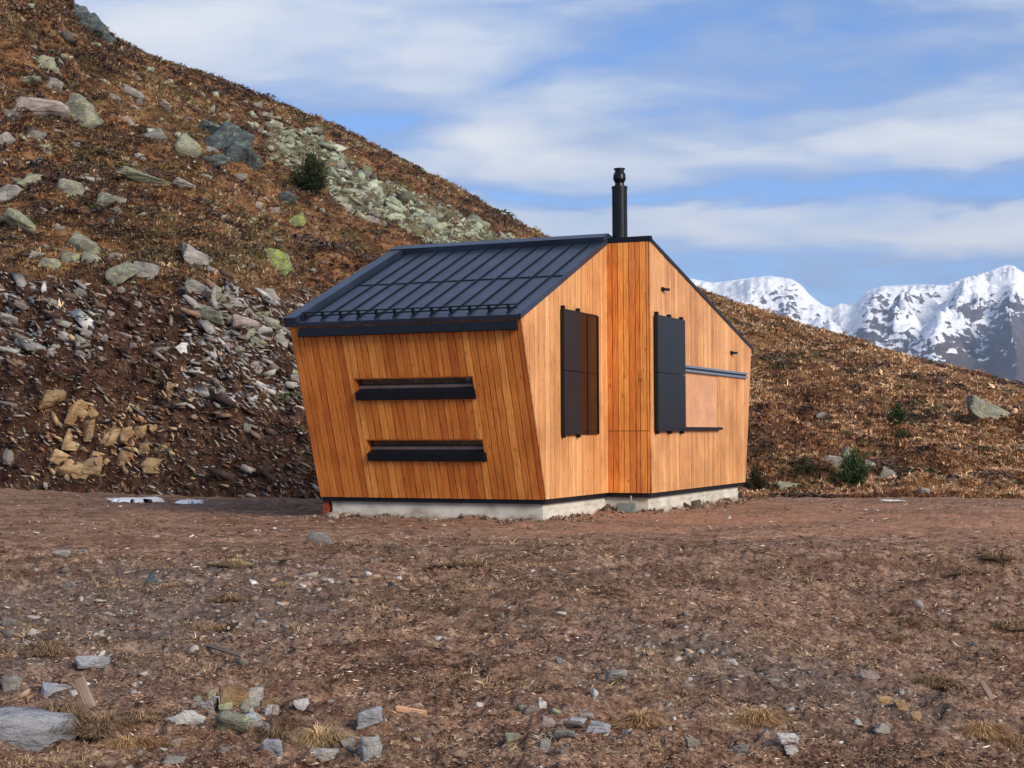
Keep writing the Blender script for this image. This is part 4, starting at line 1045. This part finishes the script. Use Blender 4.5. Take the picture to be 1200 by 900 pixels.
tufts = [
 (62, 835, 100, 44, 'b', 'large brown mound of dead grass beside the leaning plank'),
 (120, 842, 60, 34, 't', 'tan tuft right of the large brown mound'),
 (163, 838, 38, 22, 't', 'tan tuft between the leaning plank and the stone heap'),
 (150, 868, 56, 24, 'o', 'golden brown tuft low in front of the stone heap'),
 (34, 893, 70, 18, 't', 'tan tuft in front of the big flat boulder'),
 (372, 858, 50, 34, 'y', 'yellow tuft right of the stone heap'),
 (318, 858, 44, 26, 'b', 'dark brown tuft between the stone heap and the yellow tuft'),
 (55, 757, 56, 22, 't', 'olive brown tuft at middle left above the blue slab'),
 (748, 839, 50, 26, 'o', 'orange tuft in the centre right foreground'),
 (887, 837, 32, 32, 'o', 'orange tuft above the pair of flat white stones'),
 (1145, 850, 34, 32, 'o', 'orange tuft at lower right beside the tan strip'),
 (1182, 868, 50, 26, 't', 'tan strip of grass cut by the right edge'),
 (1090, 797, 56, 22, 't', 'wide olive tuft left of the short plank'),
 (270, 658, 50, 12, 'y', 'flat yellow tuft on the terrace left of the hut'),
 (332, 681, 28, 10, 'y', 'small yellow tuft below the flat grey terrace stone'),
 (270, 700, 42, 16, 't', 'tan tuft in the left middle ground'),
 (235, 733, 60, 16, 't', 'low brownish tuft below the tan middle tuft'),
 (545, 658, 60, 12, 't', 'flattened tan grass in front of the hut'),
 (455, 655, 44, 9, 't', 'thin tan grass left of the flattened patch before the hut'),
 (1165, 653, 44, 14, 't', 'tan tuft on the rim of the terrace at right'),
 (1060, 725, 50, 12, 't', 'pale tuft on the right slope below the rim'),
 (1050, 745, 40, 9, 't', 'paler strip of grass lowest on the right slope'),
 (1130, 670, 40, 10, 'b', 'brown tuft just below the terrace rim'),
 (1180, 735, 40, 20, 't', 'olive tuft at the right edge of the slope'),
 (575, 690, 30, 8, 'y', 'faint yellow tuft in the centre middle ground'),
]
tcol = dict(b=[(.14, .085, .055), (.22, .14, .085), (.36, .24, .13)], t=[(.30, .185, .105), (.46, .31, .18), (.20, .12, .07)], o=[(.48, .27, .12), (.62, .40, .20), (.32, .18, .085)], y=[(.50, .34, .16), (.36, .24, .12), (.62, .45, .24)])
for q, (x, y, w, h, kd, lab) in enumerate(tufts):
    P, _ = hit(x, min(y+h*.38, 897)); s_ = P[1]/f; R = w*.5*s_; H = h*.7*s_
    V, F = blades(500+q, int(np.clip(w*h*1.9, 500, 3600)), R*1.2, H, .0021*P[1]/9)
    rs = np.random.default_rng(q); nbv = len(V)//7
    cc = np.repeat(np.array(tcol[kd])[rs.integers(0, 3, nbv)]*rs.uniform(.6, 1.3, (nbv, 1)), 7, 0)
    me = np_mesh('grass_tuft', V, F, GRASSM, False, {'col': cc}); o = link(bpy.data.objects.new('grass_tuft', me)); o.location = P+np.array([0, R*.3, 0])
    tag(o, lab, 'grass tuft', TG)

# planks, sticks
def plank(px, py, px2, py2, w, label, name='plank', mat=None, lift=.05):
    a, _ = hit(px, py); b, _ = hit(px2, py2); s_ = a[1]/f
    a = a+np.array([0, 0, .01]); b = at(px2, py2, a[1]+.12) if lift > .1 else b+np.array([0, 0, lift])
    mid = (a+b)/2; mb = MB(); mb.bar(a-mid, b-mid, w, .022, (0.1, -1, .5)); o = mb.build(name, mat, None, (0, 0, 0), .003); o.location = mid
    return tag(o, label, 'wood')
GREYW = wood_mat('weathered_wood', (.26, .19, .14), (.36, .28, .21), (.46, .37, .29), (20, 3, 1))
plank(109, 838, 93, 795, .062, 'short weathered plank leaning out of the earth behind the large brown mound', 'plank', GREYW, .2)
plank(1159, 823, 1150, 798, .045, 'short weathered plank lying on the right hand slope', 'plank', GREYW, .2)
plank(284, 775, 244, 761, .03, 'thin broken stick lying in the left middle ground', 'stick', GREYW, .02)
plank(498, 840, 463, 837, .035, 'flat splinter of orange wood right of the stacked blocks', 'stick', wood_mat('split_wood', (.4, .22, .12), (.5, .3, .17), (.6, .4, .25)), .02)
# cut branch with a pale end
P, _ = hit(268, 744); mb = MB(); mb.tube((0, 0, .03), (.05, .16, .05), .028, .012, 14); o = mb.build('cut_branch', simple('bark', (.04, .028, .02), .9, .1, 0, 20, .4, .8, 40), None, (0, 0, 0)); o.location = P
tag(o, 'dark cut branch with a pale round end facing the camera', 'branch'); mb = MB(); mb.tube((-.001, -.004, .03), (.0, .0, .03), .014, .014, 14); mb.build('cut_face', simple('cut_wood', (.55, .45, .33)), o, (0, 0, 0))

# snow patch at the foot of the bank
def patch(name, px0, px1, pyc, hh, mat, label, seed, cat):
    V = []; n = 60; c, _ = hit((px0+px1)/2, pyc)
    V.append(tuple(c+np.array([0, 0, .05])))
    for k in range(n):
        a = 2*math.pi*k/n; r = .85+.25*mn.fractal(Vector((math.cos(a)*.9, math.sin(a)*.9, seed)), .8, 2.1, 2)
        Pq, _ = hit((px0+px1)/2+(px1-px0)/2*math.cos(a)*r, pyc+hh*math.sin(a)*r); V.append(tuple(Pq-np.array([0, 0, .015])))
    zt_ = max(v[2] for v in V[1:])+.035; V[0] = (c[0], c[1], zt_+.006); V2 = [(c[0]*.12+v[0]*.88, c[1]*.12+v[1]*.88, zt_) for v in V[1:]]
    F = [(k+1, (k+1) % n+1, (k+1) % n+n+1, k+n+1) for k in range(n)]+[(0, k+n+1, (k+1) % n+n+1) for k in range(n)]
    me = bpy.data.meshes.new(name); me.from_pydata([tuple(np.array(v)-c) for v in V+V2], [], F); me.materials.append(mat)
    o = link(bpy.data.objects.new(name, me)); o.location = c; return tag(o, label, cat)
SNOW = simple('old_snow', (.80, .79, .77), .6, .3, 0, 8, .12, .5, 12)
patch('snow_patch', 118, 198, 588, 1.6, SNOW, 'long strip of old snow at the foot of the dug bank', 1, 'snow patch')
patch('snow_patch', 202, 244, 590, 1.2, SNOW, 'short snow remnant right of the long snow strip', 5, 'snow patch')

# shrubs / dwarf conifers ---------------------------------------------
def shrub(px, py, w, h, label, cols_, seed, name='dwarf_pine', cat='shrub', n=5200, group=None):
    P, _ = hit(px, py+h*.45); s_ = P[1]/f; W, H = w*s_/2, h*s_
    t_ = empty(name, tuple(P)); tag(t_, label, cat, group); rs = np.random.default_rng(seed)
    mb = MB(); tips = []
    mb.tube((0, 0, -.1), (0, 0, H*.75), .05*H, .02*H, 8)
    for k in range(34):
        a = rs.uniform(0, 2*np.pi); z_ = H*rs.uniform(.08, .95); prof_ = math.sin(min(1, (z_/H)*1.0+.18)*math.pi)**.6*rs.uniform(.45, 1.2)
        tip = np.array([math.cos(a)*W*prof_, math.sin(a)*W*prof_, z_+H*.06]); mb.tube((0, 0, z_*.7), tip, .014*H, .005*H, 5); tips.append(tip)
    mb.build('trunk', simple('shrub_bark', (.06, .04, .03), .9, .1), t_, (0, 0, 0))
    tips = np.array(tips); V = []; F = []; C = []
    for k in range(n):
        c = tips[rs.integers(len(tips))]*rs.uniform(.45, 1.03) if rs.uniform() < .9 else tips[rs.integers(len(tips))]*.3
        c = c+rs.normal(0, .07*H, 3); c[2] = max(c[2], 0); d = c-np.array([0, 0, H*.3]); d = d/(np.linalg.norm(d)+1e-6)+rs.normal(0, .5, 3)+np.array([0, 0, .5]); d /= np.linalg.norm(d)
        sd = np.cross(d, rs.normal(size=3)); sd /= np.linalg.norm(sd); ln = .06*H*rs.uniform(.4, 1.3); wd = .014*H; b = len(V)
        V += [c-sd*wd, c+sd*wd, c+d*ln+sd*wd*.6, c+d*ln-sd*wd*.6]; F += [[b, b+1, b+2], [b, b+2, b+3]]
        C += [np.array(cols_[rs.integers(len(cols_))])*rs.uniform(.6, 1.3)]*4
    me = np_mesh('crown', np.array(V), np.array(F), LEAFM, False, {'col': np.array(C)}); o = link(bpy.data.objects.new('crown', me)); o.parent = t_
    return t_
dg = [(.022, .032, .014), (.035, .045, .018), (.05, .055, .022)]; gg = [(.03, .055, .018), (.05, .08, .025), (.07, .10, .035)]
shrub(364, 210, 36, 46, 'dark conical dwarf pine standing alone on the left hillside', dg, 1, n=7500)
shrub(1053, 489, 26, 22, 'rounded dark bush high on the right hillside', gg, 2)
shrub(1057, 510, 24, 11, 'low flat green bush just below the rounded one', gg, 3)
shrub(1001, 551, 34, 38, 'dense green bush among pale rocks on the right hillside', gg, 4)
shrub(943, 549, 30, 20, 'brownish green bush between the hut and the pale rocks', [(.05, .055, .02), (.075, .07, .03)], 5, name='low_bush')
shrub(884, 566, 30, 30, 'dark shadowy bush right against the far end of the hut', [(.04, .035, .018), (.06, .05, .025)], 6, name='low_bush')
shrub(610, 258, 14, 8, 'tiny dark bush on the skyline left of the chimney', dg, 7, n=500, name='low_bush') if False else None

# ---------------------------------------------------------------- the air between here and the mountains
mb = MB(); mb.box((-17500, -17500, -170), (35000, 0, 0), (0, 35000, 0), (0, 0, 1300)); HZM = bpy.data.materials.new('air'); HZM.use_nodes = True
tn = HZM.node_tree; tn.nodes.clear(); ov = tn.nodes.new('ShaderNodeOutputMaterial'); pv = tn.nodes.new('ShaderNodeVolumePrincipled')
pv.inputs['Color'].default_value = (.62, .76, 1., 1); pv.inputs['Density'].default_value = .00008; pv.inputs['Anisotropy'].default_value = .2
tn.links.new(pv.outputs[0], ov.inputs['Volume']); o = mb.build('haze', HZM, None, (0, 0, 0)); tag(o, 'thin blue air in front of the far mountains', 'haze', kind='stuff')
# ---------------------------------------------------------------- sky, light, camera
w = bpy.data.worlds.new('World'); scene.world = w; w.use_nodes = True; nt = w.node_tree; N = nt.nodes; Lk = nt.links.new
N.clear(); out = N.new('ShaderNodeOutputWorld'); bg = N.new('ShaderNodeBackground'); Lk(bg.outputs[0], out.inputs[0])
SUN_EL, SUN_AZ = math.radians(27), math.radians(138)      # azimuth clockwise from +Y
sky = N.new('ShaderNodeTexSky'); sky.sky_type = 'NISHITA'; sky.sun_disc = False; sky.sun_elevation = SUN_EL; sky.sun_rotation = SUN_AZ
sky.altitude = 2300; sky.air_density = 1.0; sky.dust_density = .2; sky.ozone_density = 3.
class WN(M):
    def __init__(s): s.t = nt; s.n = N
W = WN()
tc = N.new('ShaderNodeTexCoord').outputs['Generated']
sp = W.node('ShaderNodeSeparateXYZ'); Lk(tc, sp.inputs[0])
mp = N.new('ShaderNodeMapping'); Lk(tc, mp.inputs[0]); mp.inputs['Scale'].default_value = (4.2, 4.2, 15); mp.inputs['Rotation'].default_value = (0, .10, 0)
n1 = W.noise(mp.outputs[0], 1.25, 6, .55, .25)
mp2 = N.new('ShaderNodeMapping'); Lk(tc, mp2.inputs[0]); mp2.inputs['Scale'].default_value = (3.2, 3.2, 15); mp2.inputs['Location'].default_value = (3.3, 1.2, .4); mp2.inputs['Rotation'].default_value = (0, -.06, 0)
n2 = W.noise(mp2.outputs[0], 1.5, 5, .5, .3)
mp3 = N.new('ShaderNodeMapping'); Lk(tc, mp3.inputs[0]); mp3.inputs['Scale'].default_value = (12, 12, 30)
n3 = W.noise(mp3.outputs[0], 1.5, 5, .6, .2)
zw = W.math('ADD', sp.outputs[2], W.math('MULTIPLY', W.math('SUBTRACT', n1, .5), .075))
zw = W.math('ADD', zw, W.math('MULTIPLY', sp.outputs[0], .0))
# layers of stratus by elevation (sin el)
band = W.ramp(W.math('MULTIPLY', zw, 2.5), [(.0, g3(.42)), (.20, g3(.46)), (.27, g3(.58)), (.31, g3(.90)), (.355, g3(.86)), (.38, g3(.46)), (.41, g3(.72)), (.455, g3(.78)), (.49, g3(.56)), (.54, g3(.64)), (.62, g3(.70)), (.70, g3(.60)), (1., g3(.58))])
cov = W.math('ADD', band, W.math('MULTIPLY', W.math('SUBTRACT', n2, .5), 1.5))
cov = W.math('ADD', cov, W.math('MULTIPLY', W.math('SUBTRACT', n3, .5), .75))
covr = W.ramp(cov, [(.34, g3(.05)), (.56, g3(.62)), (.82, g3(.97))])
cc = W.ramp(W.math('ADD', W.math('MULTIPLY', n2, .6), W.math('MULTIPLY', band, .6)), [(.54, (.24, .38, .66)), (.64, (.38, .50, .74)), (.74, (.68, .76, .90)), (.88, (1., 1., 1.))])
CLOUD = 5.5
ccs = W.mix(1., cc, (CLOUD, CLOUD, CLOUD), 'MULTIPLY')
skc = W.mix(1., sky.outputs[0], (.66, .80, .98), 'MULTIPLY')
final = W.mix(covr, skc, ccs); Lk(final, bg.inputs[0]); bg.inputs[1].default_value = .12
sun = bpy.data.lights.new('sun', 'SUN'); sun.energy = 3.4; sun.angle = math.radians(24); sun.color = (1., .89, .74)
so = link(bpy.data.objects.new('sun', sun))
d = Vector((math.sin(SUN_AZ)*math.cos(SUN_EL), math.cos(SUN_AZ)*math.cos(SUN_EL), math.sin(SUN_EL)))
so.rotation_euler = d.to_track_quat('Z', 'Y').to_euler()
cam = bpy.data.cameras.new('camera'); cam.sensor_width = 36; cam.lens = f/1200*36; cam.clip_end = 40000; cam.clip_start = .05
co = link(bpy.data.objects.new('camera', cam))
mw = Matrix(((Rv[0], Uv[0], -Fv[0], 0), (Rv[1], Uv[1], -Fv[1], 0), (Rv[2], Uv[2], -Fv[2], 1.7), (0, 0, 0, 1))); co.matrix_world = mw
scene.camera = co
vs = scene.view_settings; scene.display_settings.display_device = 'sRGB'; vs.view_transform = 'Standard'; vs.look = 'None'; vs.exposure = .66; vs.gamma = 1; vs.use_curve_mapping = False
scene.cycles.max_bounces = 6; scene.cycles.volume_bounces = 0; scene.cycles.diffuse_bounces = 3; scene.cycles.glossy_bounces = 3; scene.cycles.use_denoising = True
